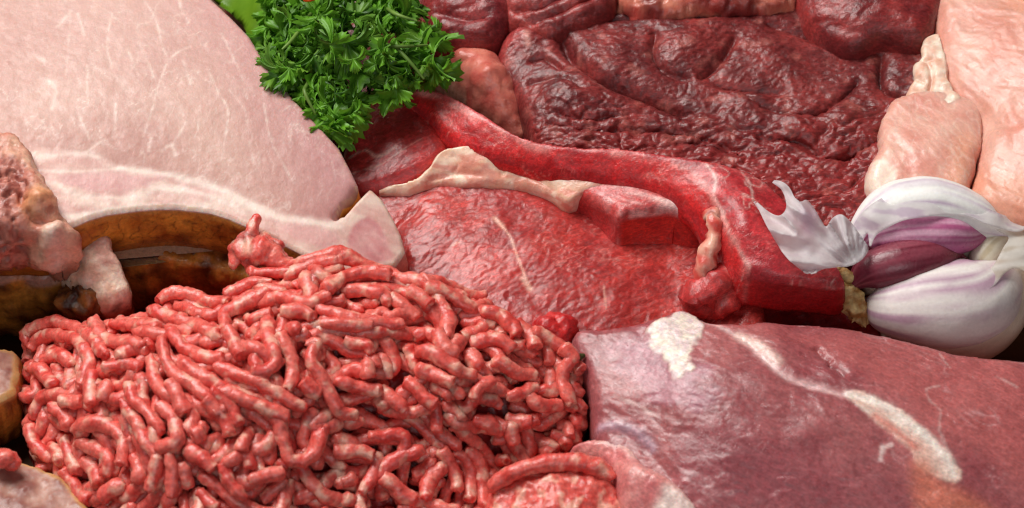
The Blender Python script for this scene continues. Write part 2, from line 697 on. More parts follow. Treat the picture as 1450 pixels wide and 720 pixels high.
def paper_mat():
    m = flesh('papery_skin', 0.0, rough=(0.4, 0.55), bump=((0.15, 0.2),), spec=0.35, tint=0.04)
    nt = m.node_tree
    b = nt.nodes['Principled BSDF']
    t = nt.nodes.new('ShaderNodeBsdfTranslucent')
    t.inputs[0].default_value = (0.92, 0.89, 0.9, 1)
    tr = nt.nodes.new('ShaderNodeBsdfTransparent')
    mx = nt.nodes.new('ShaderNodeMixShader')
    mx.inputs[0].default_value = 0.45
    mx2 = nt.nodes.new('ShaderNodeMixShader')
    mx2.inputs[0].default_value = 0.3
    nt.links.new(b.outputs[0], mx.inputs[1])
    nt.links.new(t.outputs[0], mx.inputs[2])
    nt.links.new(mx.outputs[0], mx2.inputs[1])
    nt.links.new(tr.outputs[0], mx2.inputs[2])
    nt.links.new(mx2.outputs[0], nt.nodes['Material Output'].inputs['Surface'])
    return m


def leaf_mat(name, c0, c1, rough=0.4):
    m = bpy.data.materials.new(name)
    m.use_nodes = True
    nt = m.node_tree
    N, L = nt.nodes, nt.links
    b = N['Principled BSDF']
    oi = N.new('ShaderNodeObjectInfo')
    tc = N.new('ShaderNodeTexCoord')
    n = N.new('ShaderNodeTexNoise')
    n.inputs['Scale'].default_value = 250
    n.inputs['Detail'].default_value = 3
    L.new(tc.outputs['Object'], n.inputs['Vector'])
    add = N.new('ShaderNodeMath')
    add.operation = 'MULTIPLY_ADD'
    L.new(oi.outputs['Random'], add.inputs[0])
    add.inputs[1].default_value = 0.6
    L.new(n.outputs['Fac'], add.inputs[2])
    rp = N.new('ShaderNodeValToRGB')
    rp.color_ramp.elements[0].position = 0.35
    rp.color_ramp.elements[0].color = (*c0, 1)
    rp.color_ramp.elements[1].position = 1.1
    rp.color_ramp.elements[1].color = (*c1, 1)
    L.new(add.outputs[0], rp.inputs[0])
    L.new(rp.outputs[0], b.inputs['Base Color'])
    b.inputs['Roughness'].default_value = rough
    b.inputs['Specular IOR Level'].default_value = 0.4
    t = N.new('ShaderNodeBsdfTranslucent')
    L.new(rp.outputs[0], t.inputs[0])
    mx = N.new('ShaderNodeMixShader')
    mx.inputs[0].default_value = 0.35
    L.new(b.outputs[0], mx.inputs[1])
    L.new(t.outputs[0], mx.inputs[2])
    L.new(mx.outputs[0], N['Material Output'].inputs['Surface'])
    return m


M['paper'] = paper_mat()
M['parsley'] = leaf_mat('parsley_leaf', (0.02, 0.085, 0.006), (0.17, 0.42, 0.03))
M['stem'] = leaf_mat('parsley_stem', (0.10, 0.2, 0.03), (0.25, 0.4, 0.08))
M['broad'] = leaf_mat('broad_leaf', (0.12, 0.27, 0.01), (0.2, 0.38, 0.02), 0.35)


def wood():
    m = bpy.data.materials.new('dark_wood')
    m.use_nodes = True
    nt = m.node_tree
    N, L = nt.nodes, nt.links
    b = N['Principled BSDF']
    tc = N.new('ShaderNodeTexCoord')
    mp = N.new('ShaderNodeMapping')
    mp.inputs['Scale'].default_value = (8, 90, 8)
    n = N.new('ShaderNodeTexNoise')
    n.inputs['Scale'].default_value = 1
    n.inputs['Detail'].default_value = 6
    L.new(tc.outputs['Object'], mp.inputs[0])
    L.new(mp.outputs[0], n.inputs['Vector'])
    rp = N.new('ShaderNodeValToRGB')
    rp.color_ramp.elements[0].position = 0.3
    rp.color_ramp.elements[0].color = (0.03, 0.012, 0.005, 1)
    rp.color_ramp.elements[1].position = 0.75
    rp.color_ramp.elements[1].color = (0.14, 0.06, 0.025, 1)
    L.new(n.outputs['Fac'], rp.inputs[0])
    L.new(rp.outputs[0], b.inputs['Base Color'])
    b.inputs['Roughness'].default_value = 0.6
    b.inputs['Specular IOR Level'].default_value = 0.2
    return m


# ------------------------------------------------------------------ the board everything lies on
bm = Shape()
bm.V = np.array([[-40, -30, 0], [40, -30, 0], [40, 30, 0], [-40, 30, 0], [-40, -30, -2], [40, -30, -2], [40, 30, -2], [-40, 30, -2]], float)
bm.Q = np.array([[0, 1, 2, 3], [7, 6, 5, 4], [0, 4, 5, 1], [1, 5, 6, 2], [2, 6, 7, 3], [3, 7, 4, 0]])
bm.caps = []
bo = single('wooden_board', bm, wood(), None, None, kind='structure')
for p in bo.data.polygons:
    p.use_smooth = False


def base_of(S):
    return (float(S.V[:, 0].mean()), float(S.V[:, 1].mean()), float(S.V[:, 2].min()))


def split(S, facemask):
    """two shapes out of one: faces in the mask, and the rest with the bottom"""
    out = []
    for k, m in enumerate((facemask, ~facemask)):
        T = Shape()
        q = S.Q[m]
        caps = S.caps if k == 0 else []
        u = np.unique(np.concatenate([q.ravel()] + [np.asarray(c) for c in caps]) if caps else q)
        back = -np.ones(len(S.V), int)
        back[u] = np.arange(len(u))
        T.V, T.Q = S.V[u], back[q]
        T.caps = [[int(back[i]) for i in c] for c in caps]
        T.col = S.col[u]
        out.append(T)
    return out


def crop(pts, k, ox, oy):
    return [(x / k + ox, y / k + oy) for x, y in pts]


# ------------------------------------------------------------------ smoked pork chop, upper left
HAM_Z = [(-140, -120, 6.9), (0, 0, 6.3), (300, -20, 5.9), (300, 150, 5.5), (500, 250, 4.6), (572, 360, 3.7),
         (440, 372, 4.15), (250, 296, 4.75), (60, 330, 5.0), (-140, 300, 5.6), (130, 150, 5.75)]
HAM_O = [(-160, -140), (200, -120), (275, -30), (300, -2), (330, 26), (352, 50), (378, 92), (415, 138), (450, 176), (480, 208),
         (496, 240), (508, 264), (500, 277), (484, 290), (478, 302), (486, 304), (504, 284), (524, 265), (540, 280),
         (556, 308), (568, 332), (574, 356), (560, 377), (520, 384), (475, 384), (450, 372), (425, 357), (400, 344), (375, 331), (350, 319),
         (325, 308), (300, 300), (275, 296), (250, 294), (225, 294), (200, 295), (175, 298), (150, 302), (125, 309), (105, 318), (70, 332), (-160, 332)]
S = slab(HAM_O, HAM_Z, th=1.85, r=0.10, res=0.042, tuck=0.15, bulge=0.10, smooth=False, rough=0.02,
         creases=[([(508, 262), (490, 290), (470, 312)], 0.25, 0.10)])
top = S.w == 0
P = S.V
f1 = fbm(P, 3.0, 3, 1)
c = mix(lin((186, 134, 123)), lin((204, 162, 148)), np.clip(0.5 + 0.7 * f1, 0, 1))
c = mix(c, lin((196, 140, 142)), 0.75 * sstep(-0.6, 3.2, -seg_dist(P[:, 0], P[:, 1], at([300, 508], [0, 265], 5)[:, :2])[0] + 2.4))
c = mix(c, lin((214, 176, 166)), 0.6 * sstep(6, 0, np.hypot(P[:, 0] - at(150, 20, 6)[0, 0], P[:, 1] - at(150, 20, 6)[0, 1])))
Pw = warp(P, 0.8, 0.35, 3)
tp = turn(Pw, 100, 2.2, 1.0)
v = ridge(tp, 0.75, 21) ** 16 * sstep(-0.15, 0.35, noise(P, 1.6, 31))
v2 = ridge(turn(warp(P, 0.4, 0.15, 8), 100, 2.2, 1.0), 0.25, 23) ** 9 * sstep(0.0, 0.4, noise(P, 0.9, 37))
left = sstep(1, -11, P[:, 0])
c = mix(c, lin((243, 226, 214)), np.clip(0.28 * v * (0.25 + 0.75 * left) + 0.5 * v2 * (0.2 + 0.8 * left), 0, 1))
for vein, wd, st in [([(610, 0), (660, 80), (690, 200), (710, 260), (680, 340), (650, 450), (610, 580)], .035, .8),
                     ([(710, 260), (760, 220), (810, 200)], .05, .7), ([(470, 80), (455, 200), (480, 290)], .04, .7),
                     ([(590, 180), (640, 290), (650, 330)], .045, .8), ([(540, 210), (590, 320)], .035, .7),
                     ([(780, 260), (810, 360)], .035, .6), ([(890, 310), (930, 400), (970, 480), (940, 680)], .035, .85),
                     ([(940, 140), (1020, 310), (1050, 420)], .035, .6), ([(970, 380), (1040, 470), (1050, 560)], .03, .7),
                     ([(1120, 440), (1150, 590), (1210, 710), (1250, 780)], .035, .8), ([(850, 450), (840, 560)], .03, .6),
                     ([(730, 620), (790, 520)], .04, .8), ([(690, 640), (730, 615), (745, 660)], .07, .9),
                     ([(490, 440), (490, 550)], .05, .8), ([(370, 280), (370, 440)], .04, .6), ([(300, 50), (250, 110)], .08, .8),
                     ([(300, 60), (280, 320)], .04, .6), ([(200, 340), (240, 380), (220, 460)], .09, .85),
                     ([(430, 600), (350, 660), (300, 680)], .05, .7), ([(150, 240), (190, 260)], .1, .7),
                     ([(1060, 600), (1080, 700)], .035, .7), ([(760, 0), (775, 60)], .05, .7), ([(330, 480), (380, 590)], .05, .7),
                     ([(640, 590), (630, 640)], .05, .7), ([(890, 600), (950, 660)], .025, .6), ([(330, 60), (360, 150)], .05, .6)]:
    dd = pd(S, crop(vein, 3, 0, 0)) + 0.03 * noise(P, 0.15, 5)
    c = mix(c, lin((240, 220, 208)), .72 * st * np.exp(-np.clip(dd / (wd * .8), 0, 9) ** 1.5) * np.clip(0.75 + noise(P, 0.4, 77), 0.2, 1))
# the fatty band above the rind
bandline = [(40, 222), (110, 216), (175, 236), (250, 250), (310, 266), (370, 290), (430, 310), (470, 316), (480, 303)]
band = area_in(S, bandline + [(500, 284), (524, 262), (590, 350), (570, 400), (440, 385), (250, 300), (100, 330), (40, 330)])
fb = sstep(-0.1, 0.1, band + 0.08 * noise(P, 0.5, 3))
bc = mix(lin((206, 158, 148)), lin((226, 198, 184)), np.clip(0.5 + 1.1 * fbm(turn(P, -12, 3, 0.8), 0.6, 3, 14), 0, 1))
c = mix(c, bc, fb)
for vein, wd, st in [([(160, 130), (330, 112), (420, 130)], .10, .7), ([(170, 185), (330, 190), (520, 175)], .05, .6),
                     ([(510, 178), (620, 190), (760, 212)], .09, .95), ([(240, 240), (330, 290), (560, 300), (700, 255), (880, 290), (1000, 340)], .09, .6),
                     ([(640, 250), (700, 262), (800, 270)], .1, .7), ([(760, 212), (920, 260), (1060, 330), (1200, 390), (1440, 420)], .14, .9),
                     ([(300, 380), (560, 345), (800, 340), (920, 370), (1060, 420)], .09, .9)]:
    dd = pd(S, crop(vein, 3, 0, 180)) + 0.05 * noise(P, 0.3, 5)
    c = mix(c, lin((240, 222, 210)), .8 * st * np.exp(-np.clip(dd / wd, 0, 9) ** 2))
for patch, colr in [([(250, 200), (480, 190), (700, 215), (640, 245), (540, 280), (380, 270), (280, 240)], (214, 162, 158)),
                    ([(1180, 420), (1300, 420), (1420, 445), (1440, 500), (1420, 560), (1330, 500), (1240, 470)], (216, 165, 160))]:
    a = area_in(S, crop(patch, 3, 0, 180))
    c = mix(c, lin(colr), 0.85 * sstep(-0.1, 0.15, a + 0.1 * noise(P, 0.4, 9)))
a = area_in(S, [(500, 318), (522, 306), (540, 322), (552, 348), (555, 368), (520, 372), (492, 350)])
c = mix(c, mix(lin((196, 124, 126)), lin((214, 160, 156)), np.clip(.5 + 1.2 * fbm(turn(P, -40, 2, 1), .35, 2, 6), 0, 1)), 0.9 * sstep(-0.06, 0.1, a))
c = mix(c, lin((236, 205, 165)), 0.8 * sstep(0.10, 0.02, S.d + 0.03 * noise(P, 0.2, 2)) * (S.d > 0))
c = mix(c, lin((120, 70, 60)), 0.7 * np.exp(-(pd(S, [(506, 268), (488, 290), (480, 300)]) / 0.06) ** 2))  # dark line painted into the notch for the shade in its gap
# rind
st = fbm(np.stack([P[:, 0] / 0.35, P[:, 1] / 0.35, P[:, 2] / 1.6], 1), 1.0, 4, 44)
rc = mix(lin((224, 152, 58)), lin((150, 78, 26)), np.clip(0.35 + 0.3 * st + 0.7 * fbm(P, 0.8, 4, 4), 0, 1))
rc = mix(rc, lin((70, 32, 12)), .7 * ridge(warp(P, .5, .2, 5), .5, 12) ** 10)
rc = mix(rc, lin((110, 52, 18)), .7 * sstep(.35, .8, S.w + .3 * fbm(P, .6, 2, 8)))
rc = mix(rc, lin((205, 150, 78)), sstep(0.16, 0.02, S.w) * 0.8)
rc = mix(rc, lin((226, 205, 180)), sstep(at(505, 380, 4)[0, 0], at(530, 380, 4)[0, 0], P[:, 0]))
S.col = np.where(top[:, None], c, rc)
push(S, np.where(top, 0.012 * fbm(P, 0.5, 3, 3) + 0.03 * fb * noise(P, 0.7, 2), 0.03 * fbm(P, 0.5, 3, 3)) * sstep(0, 0.1, S.d + S.w))
ham = thing('smoked_pork_chop', 'large pale pink smoked pork chop with white veins lying flat beside the parsley', 'pork chop', base_of(S), 'smoked pork chops')
wallf = S.w[S.Q].mean(1) > 0.0
rind, meat = split(S, wallf)
part('meat', meat, M['ham'], ham)
part('rind', rind, M['rind'], ham)
S = slab([(-60, 196), (-10, 186), (20, 190), (38, 206), (50, 226), (64, 248), (72, 268), (86, 296), (106, 318), (98, 334), (74, 344), (52, 338), (30, 326), (-60, 326)],
         [(-60, 190, 6.15), (-60, 330, 5.6), (40, 215, 6.0), (100, 322, 5.2), (50, 345, 5.1), (30, 270, 5.95), (70, 280, 5.75)], th=1.9, r=0.3, res=0.045, tuck=0.4, bulge=0.1, rough=0.08,
         lumps=[(55, 282, 0.4, 0.25), (75, 330, 0.35, 0.25), (20, 205, 0.4, 0.15)], creases=[([(-60, 250), (10, 245), (30, 262), (25, 300)], 0.25, 0.2), ([(35, 305), (70, 312), (95, 300)], 0.3, 0.12)])
P = S.V
n = fbm(P, 0.5, 4, 60)
c = mix(lin((196, 124, 104)), lin((224, 176, 150)), np.clip(0.5 + n, 0, 1))
core = area_in(S, [(-80, 215), (10, 222), (42, 245), (40, 300), (20, 340), (-80, 345)])
c = mix(c, mix(lin((128, 52, 46)), lin((196, 122, 108)), np.clip(0.5 + 1.3 * fbm(P, 0.22, 3, 5), 0, 1)), 0.85 * sstep(-0.15, 0.1, core + 0.15 * n))
c = mix(c, lin((214, 140, 88)), 0.7 * np.exp(-(pd(S, [(40, 290), (70, 272)]) / 0.3) ** 2))
c = mix(c, lin((236, 212, 196)), 0.8 * np.exp(-(pd(S, [(75, 338)]) / 0.3) ** 2))
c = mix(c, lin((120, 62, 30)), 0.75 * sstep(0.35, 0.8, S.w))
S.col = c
push(S, 0.15 * fbm(P, 0.7, 2, 61) + 0.02 * fbm(P, 0.15, 2, 62) - 0.10 * sstep(0.1, 0.4, noise(P, 0.22, 63)) * sstep(-0.1, 0.2, core))
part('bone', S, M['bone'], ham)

# ------------------------------------------------------------------ the chop under it
S = slab([(-160, 388), (20, 394), (70, 393), (100, 384), (170, 368), (260, 372), (345, 392), (372, 420), (360, 300), (-160, 250)],
         [(-160, 388, 2.9), (90, 388, 2.95), (260, 372, 2.9), (350, 395, 2.6), (200, 300, 3.1), (-100, 260, 3.1)], th=2.8, r=0.12, res=0.06, tuck=0.2, bulge=0.04, rough=0.08)
P = S.V
st = fbm(np.stack([P[:, 0] / 0.3, P[:, 1] / 0.3, P[:, 2] / 1.5], 1), 1.0, 4, 46)
c = mix(lin((196, 124, 50)), lin((96, 48, 18)), np.clip(0.45 + 0.4 * st + .7 * fbm(P, .7, 4, 13), 0, 1))
c = mix(c, lin((178, 130, 116)), 0.85 * sstep(0.12, 0.0, S.w + 0.15 * noise(P, 0.6, 3)) * (P[:, 0] < at(150, 350, 3)[0, 0]))
S.col = c
push(S, 0.09 * fbm(P, 0.7, 4, 9) - .05 * ridge(warp(P, .6, .3, 7), .8, 10) ** 6)
chop2 = thing('smoked_pork_chop', 'brown rinded smoked pork chop tucked under the large pink one with a knobbly bone end', 'pork chop', base_of(S), 'smoked pork chops')
part('rind', S, M['rind'], chop2)
S = slab([(84, 372), (100, 350), (118, 338), (132, 322), (148, 317), (154, 332), (160, 352), (172, 372), (180, 392), (180, 412), (150, 420), (120, 405), (95, 395)],
         [(84, 372, 3.2), (148, 318, 4.1), (160, 352, 3.9), (180, 395, 3.3), (120, 400, 3.3), (130, 340, 4.0)], th=1.7, r=0.15, res=0.04, tuck=0.3, bulge=0.1, rough=0.06)
P = S.V
n = fbm(P, 0.4, 4, 70)
c = mix(lin((226, 178, 152)), lin((242, 214, 194)), np.clip(0.5 + n, 0, 1))
c = mix(c, lin((204, 142, 128)), 0.7 * sstep(-0.05, 0.1, area_in(S, [(122, 335), (145, 318), (158, 345), (165, 375), (140, 372)]) + 0.1 * n))
c = mix(c, mix(lin((172, 96, 50)), lin((92, 44, 18)), np.clip(0.5 + n, 0, 1)), sstep(0.1, 0.45, S.w + 0.2 * n))
S.col = c
push(S, 0.10 * fbm(P, 0.6, 2, 71) + 0.015 * fbm(P, 0.14, 2, 72))
part('bone', S, M['bone'], chop2)
S = blob(at(118, 425, 2.5)[0], (0.75, 0.6, 0.8), 5, 0.4)  # dark brown lump put in for the shaded cavity by the bone
S.col = mix(lin((150, 90, 44)), lin((60, 28, 12)), np.clip(0.5 + fbm(S.V, 0.4, 3, 4), 0, 1))
part('dark_cavity_lump', S, M['rind'], chop2)

for outline, z, lab in [([(-80, 488), (0, 492), (22, 496), (27, 512), (22, 540), (10, 560), (-80, 600)], 2.3, 'small brown smoked pork end at the left edge beside the mince'),
                        ([(-80, 640), (0, 645), (40, 655), (80, 672), (112, 700), (120, 760), (-80, 800)], 1.9, 'smoked pork end with brown rind below the left tip of the mince')]:
    S = slab(outline, [(x, y, z - 0.1 * ((x + y) % 3)) for x, y in outline], zb=0.1, r=0.15, res=0.05, tuck=0.2, bulge=0.12, rough=0.05)
    P = S.V
    n = fbm(P, 0.5, 3, 80)
    st = fbm(np.stack([P[:, 0] / 0.3, P[:, 1] / 0.3, P[:, 2] / 1.5], 1), 1.0, 4, 47)
    c = mix(lin((186, 140, 124)), lin((140, 86, 76)), np.clip(0.5 + n, 0, 1))
    c = mix(c, lin((205, 160, 100)), sstep(0.22, 0.05, S.d))
    S.col = mix(c, mix(lin((190, 122, 50)), lin((100, 50, 18)), np.clip(0.5 + st, 0, 1)), sstep(0.0, 0.08, S.w))
    push(S, 0.06 * n)
    wallf = S.w[S.Q].mean(1) > 0.0
    rind, meat = split(S, wallf)
    t = thing('smoked_pork_chop', lab, 'pork chop', base_of(S), 'smoked pork chops')
    part('meat', meat, M['ham'], t)
    part('rind', rind, M['rind'], t)


# ------------------------------------------------------------------ steaks
def steak_colour(P, a, b, fibre, seed, marb=0.5):
    n = fbm(P, 1.4, 3, seed)
    c = mix(lin(a), lin(b), np.clip(0.5 + 0.8 * n, 0, 1))
    fb_ = fbm(turn(warp(P, 1.0, 0.3, seed), fibre, 5, 1), 0.22, 3, seed + 3)
    c = c * (1 + 0.28 * fb_[:, None])
    m = ridge(turn(warp(P, 0.5, 0.2, seed + 2), fibre, 4, 1), 0.16, seed + 5) ** 6 * sstep(0.05, 0.5, noise(P, 0.9, seed + 6))
    return mix(c, lin((226, 150, 140)), marb * m)


def crinkle(P, size, seed, fibre=None, k=2.0):
    Q = warp(P, size * 1.6, size * 0.8, seed)
    if fibre is not None:
        Q = turn(Q, fibre, k, 1)
    return -(ridge(Q, size, seed + 1) ** 2.5) - 0.5 * ridge(Q, size * 0.5, seed + 2) ** 2.5 + 0.3 * fbm(P, size * 2, 2, seed + 4)


S = slab([(505, 285), (540, 258), (600, 246), (700, 240), (800, 250), (900, 290), (1000, 340), (1070, 400), (1080, 470), (1000, 520), (880, 520), (700, 520), (600, 470), (560, 400), (545, 340)],
         [(505, 280, 3.0), (540, 265, 3.15), (700, 250, 3.4), (900, 300, 2.85), (1060, 400, 2.7), (1000, 500, 2.3), (700, 500, 2.4), (560, 400, 2.7), (760, 360, 3.2), (900, 410, 2.75)],
         zb=0.2, r=0.35, res=0.042, tuck=0.3,
         creases=[([(600, 290), (560, 330), (575, 390)], 0.12, 0.2)],
         lumps=[(620, 330, 1.0, 0.12), (860, 400, 1.0, 0.15)])
P = S.V
c = steak_colour(P, (186, 60, 54), (156, 40, 40), 25, 101, 0.5)
c = mix(c, lin((206, 88, 84)), 0.5 * sstep(0.1, 0.5, fbm(P, 2.2, 2, 7)))
for vein, wd, s_ in [([(705, 313), (722, 335), (733, 365), (745, 395), (752, 408)], .035, .8), ([(700, 310), (712, 322)], .07, .9), ([(740, 394), (750, 408)], .08, .8),
                     ([(855, 410), (858, 440)], .03, .5), ([(640, 350), (650, 345)], .04, .6)]:
    c = mix(c, lin((236, 180, 160)), s_ * np.exp(-((pd(S, vein) + .02 * noise(P, .15, 3)) / wd) ** 2))
S.col = c
push(S, (0.009 * crinkle(P, 0.3, 110, 28, 2.4) + 0.02 * fbm(turn(warp(P, .5, .3, 3), 28, 3.5, 1), .15, 2, 113) + 0.05 * fbm(P, 1.1, 2, 112)) * sstep(0, 0.3, S.d + S.w))
beef1 = thing('beef_steak', 'broad red beef steak with crinkled face and a cream fat seam behind the mince', 'steak', base_of(S), 'red beef steaks')
part('muscle', S, M['steak'], beef1)

# triangular end of the same steak, past the seam
S = slab([(484, 210), (505, 165), (522, 138), (548, 126), (575, 136), (602, 158), (628, 188), (638, 212), (618, 236), (580, 254), (540, 268), (500, 270), (480, 250)],
         [(484, 210, 3.6), (530, 135, 4.0), (600, 158, 4.05), (632, 205, 3.85), (540, 264, 3.45), (490, 262, 3.4), (570, 195, 4.0)],
         zb=1.0, r=0.45, res=0.045, tuck=0.2, bulge=0.1)
P = S.V
c = steak_colour(P, (190, 56, 56), (164, 40, 42), 30, 121, 0.35)
c = mix(c, lin((206, 66, 58)), 0.8 * sstep(0.5, 0.1, S.d) * (P[:, 0] > at(590, 200, 4)[0, 0]))  # right rim brighter: light on its cut edge put into the colour
for vein, wd, s_ in [([(495, 222), (518, 212), (530, 222), (545, 218), (560, 208)], .05, .6), ([(500, 245), (540, 232), (580, 206), (598, 196)], .025, .4)]:
    c = mix(c, lin((232, 180, 165)), s_ * np.exp(-((pd(S, vein) + .03 * noise(P, .2, 3)) / wd) ** 2))
S.col = c
push(S, (0.012 * crinkle(P, 0.3, 122, 30, 2) + 0.04 * fbm(P, 0.9, 2, 123)) * sstep(0, 0.3, S.d + S.w))
part('end_muscle', S, M['steak'], beef1, label='darker red wedge of muscle beside the parsley')

# flap with a bright cut end
S = slab([(790, 262), (806, 255), (840, 251), (880, 252), (940, 262), (1000, 288), (1006, 302), (970, 297), (945, 292), (915, 294), (895, 297), (880, 302), (874, 302), (862, 292), (838, 280), (812, 270)],
         [(790, 262, 3.9), (840, 252, 4.1), (880, 302, 4.15), (838, 280, 3.95), (945, 292, 4.2), (1005, 300, 4.1), (900, 275, 4.2)], zb=2.3, r=0.26, res=0.035, tuck=-0.4, rough=0.02)
P = S.V
c = mix(lin((196, 84, 82)), lin((232, 186, 180)), np.clip(.45 + 1.2 * fbm(turn(P, -20, 5, 1), .3, 3, 131), 0, 1))
c = mix(c, lin((196, 60, 58)), 0.8 * sstep(at(885, 300, 4)[0, 0], at(850, 300, 4)[0, 0], P[:, 0]))
cut = sstep(0.03, 0.15, S.w)
c = mix(c, mix(lin((210, 52, 42)), lin((184, 38, 34)), np.clip(.5 + fbm(P, .5, 2, 5), 0, 1)), cut * sstep(at(874, 340, 3.5)[0, 0], at(880, 340, 3.5)[0, 0], P[:, 0]))
c = mix(c, lin((178, 48, 48)), cut * sstep(at(880, 340, 3.5)[0, 0], at(872, 340, 3.5)[0, 0], P[:, 0]))
S.col = c
push(S, 0.015 * fbm(P, .4, 3, 7))
part('flap', S, M['steak'], beef1, label='narrow flap with a square bright red cut end')
# the fat seam
S = slab([(530, 270), (548, 262), (588, 250), (606, 234), (624, 212), (650, 204), (690, 204), (714, 212), (740, 218), (770, 226), (798, 238), (826, 249), (862, 256), (874, 261), (850, 266), (824, 272), (812, 282), (800, 284), (778, 272), (755, 266), (720, 262), (680, 260), (630, 262), (580, 268)],
         [(530, 268, 3.35), (600, 246, 3.75), (650, 212, 4.1), (720, 222, 4.1), (800, 242, 4.12), (870, 258, 4.14), (808, 282, 3.8), (720, 262, 3.55), (630, 262, 3.42), (680, 240, 3.85)], th=0.8, r=0.12, res=0.035, tuck=0.1, rough=0.03,
         creases=[([(600, 258), (640, 246), (690, 250)], .08, .06), ([(694, 214), (704, 232), (716, 248)], .14, .08), ([(730, 236), (760, 252), (790, 272)], .12, .08), ([(640, 216), (650, 232), (640, 246)], .08, .06)])
P = S.V
n = fbm(P, .5, 3, 141)
c = mix(lin((236, 188, 160)), lin((244, 214, 192)), np.clip(.5 + n, 0, 1))
c = mix(c, lin((220, 130, 112)), 0.7 * sstep(0.0, 0.4, fbm(turn(P, -10, 2.5, 1), .4, 3, 143)))
c = mix(c, lin((216, 120, 106)), .7 * sstep(at(790, 250, 4)[0, 0], at(870, 258, 4)[0, 0], P[:, 0]))
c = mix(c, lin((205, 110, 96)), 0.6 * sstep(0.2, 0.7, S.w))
S.col = c
push(S, 0.045 * fbm(P, .6, 2, 142))
part('fat_seam', S, M['fat'], beef1)

# the long strip steak
STR_Z = [(575, 130, 4.4), (640, 148, 4.6), (740, 198, 4.75), (840, 212, 4.85), (940, 228, 4.9), (1010, 280, 4.85), (1060, 385, 4.15), (1040, 335, 4.6), (1100, 320, 4.6), (1190, 400, 3.9), (1100, 270, 4.5),
         (640, 195, 4.2), (740, 229, 4.3), (840, 250, 4.35), (936, 272, 4.4), (995, 326, 4.1), (1024, 370, 3.85)]
CREST = [(566, 126), (620, 138), (680, 170), (740, 203), (800, 213), (860, 216), (920, 224), (970, 240), (1000, 266), (1020, 305), (1040, 345), (1058, 386)]
STR_LOW = [(1047, 390), (1026, 372), (1004, 334), (978, 298), (938, 272), (890, 259), (840, 250), (790, 242), (740, 230), (700, 222), (665, 213), (640, 197), (612, 168), (588, 148)]
S = slab([(566, 128), (590, 122), (625, 126), (660, 143), (700, 168), (740, 189), (780, 200), (830, 205), (900, 208), (980, 221), (1040, 235), (1080, 252), (1105, 275), (1135, 305), (1170, 350), (1196, 392),
          (1190, 402), (1150, 398), (1100, 393), (1060, 388)] + STR_LOW,
         STR_Z, th=lambda x, y: .6 + .6 * sstep(at(1000, 300, 4.4)[0, 0], at(1055, 380, 4.1)[0, 0], x), r=0.22, res=0.04, tuck=0.0, bulge=0.06, rough=0.02)
P = S.V
c = steak_colour(P, (198, 58, 62), (172, 40, 48), -20, 151, 0.4)
pale = sstep(0.55, 0.05, seg_dist(P[:, 0], P[:, 1], at([600, 700, 800, 900, 1000, 1080], [128, 172, 205, 212, 230, 262], 4.6)[:, :2])[0] + .2 * noise(P, .5, 4))
c = mix(c, lin((222, 122, 118)), 0.35 * pale)
mb = ridge(turn(warp(P, .5, .2, 6), -60, 3, 1), .3, 155) ** 7 * sstep(-0.1, .3, noise(P, .8, 156))
c = mix(c, lin((238, 190, 180)), 0.7 * mb * (P[:, 0] > at(900, 250, 4.7)[0, 0]))
for vein, wd, s_ in [([(1000, 232), (1014, 255), (1010, 275), (1022, 300), (1030, 320)], .045, .75), ([(1050, 245), (1062, 262), (1066, 285)], .035, .5), ([(1030, 330), (1052, 365), (1062, 378)], .05, .5)]:
    c = mix(c, lin((240, 205, 195)), s_ * np.exp(-((pd(S, vein) + .04 * noise(P, .2, 3)) / wd) ** 2))
below = area_in(S, CREST + STR_LOW + [(575, 140)])
cut = np.maximum(sstep(-.06, .10, below + .08 * noise(P, .4, 6)), S.w > 0)
cc = steak_colour(P, (208, 46, 46), (182, 32, 36), -20, 161, 0.5)
fl = ridge(np.stack([P[:, 0], P[:, 1], P[:, 2] * 1.5], 1), .35, 163) ** 5 * sstep(0, .35, noise(P, .8, 164))
cc = mix(cc, lin((232, 130, 120)), 0.75 * fl * (P[:, 0] < at(960, 250, 4.7)[0, 0]))
cc = mix(cc, lin((150, 14, 20)), 0.8 * sstep(at(1030, 400, 3.5)[0, 0], at(1090, 400, 3.5)[0, 0], P[:, 0]))  # end cut painted darker rightwards, as the shadow of the garlic flap
c = mix(c, cc, cut)
c = mix(c, lin((232, 150, 142)), 0.7 * np.exp(-((pd(S, CREST) + .05 * noise(P, .3, 4)) / .09) ** 2) * sstep(-.4, .2, noise(P, .5, 3)))  # broken pale highlight painted along the crest
S.col = c
push(S, (0.012 * fbm(turn(warp(P, .5, .2, 3), -25, 3, 1), .16, 2, 152) + 0.05 * fbm(P, 1.0, 2, 153)) * sstep(0, .25, S.d + S.w))
beef2 = thing('beef_steak', 'long curving strip of bright red steak running down to the garlic', 'steak', base_of(S), 'red beef steaks')
part('muscle', S, M['steak'], beef2)
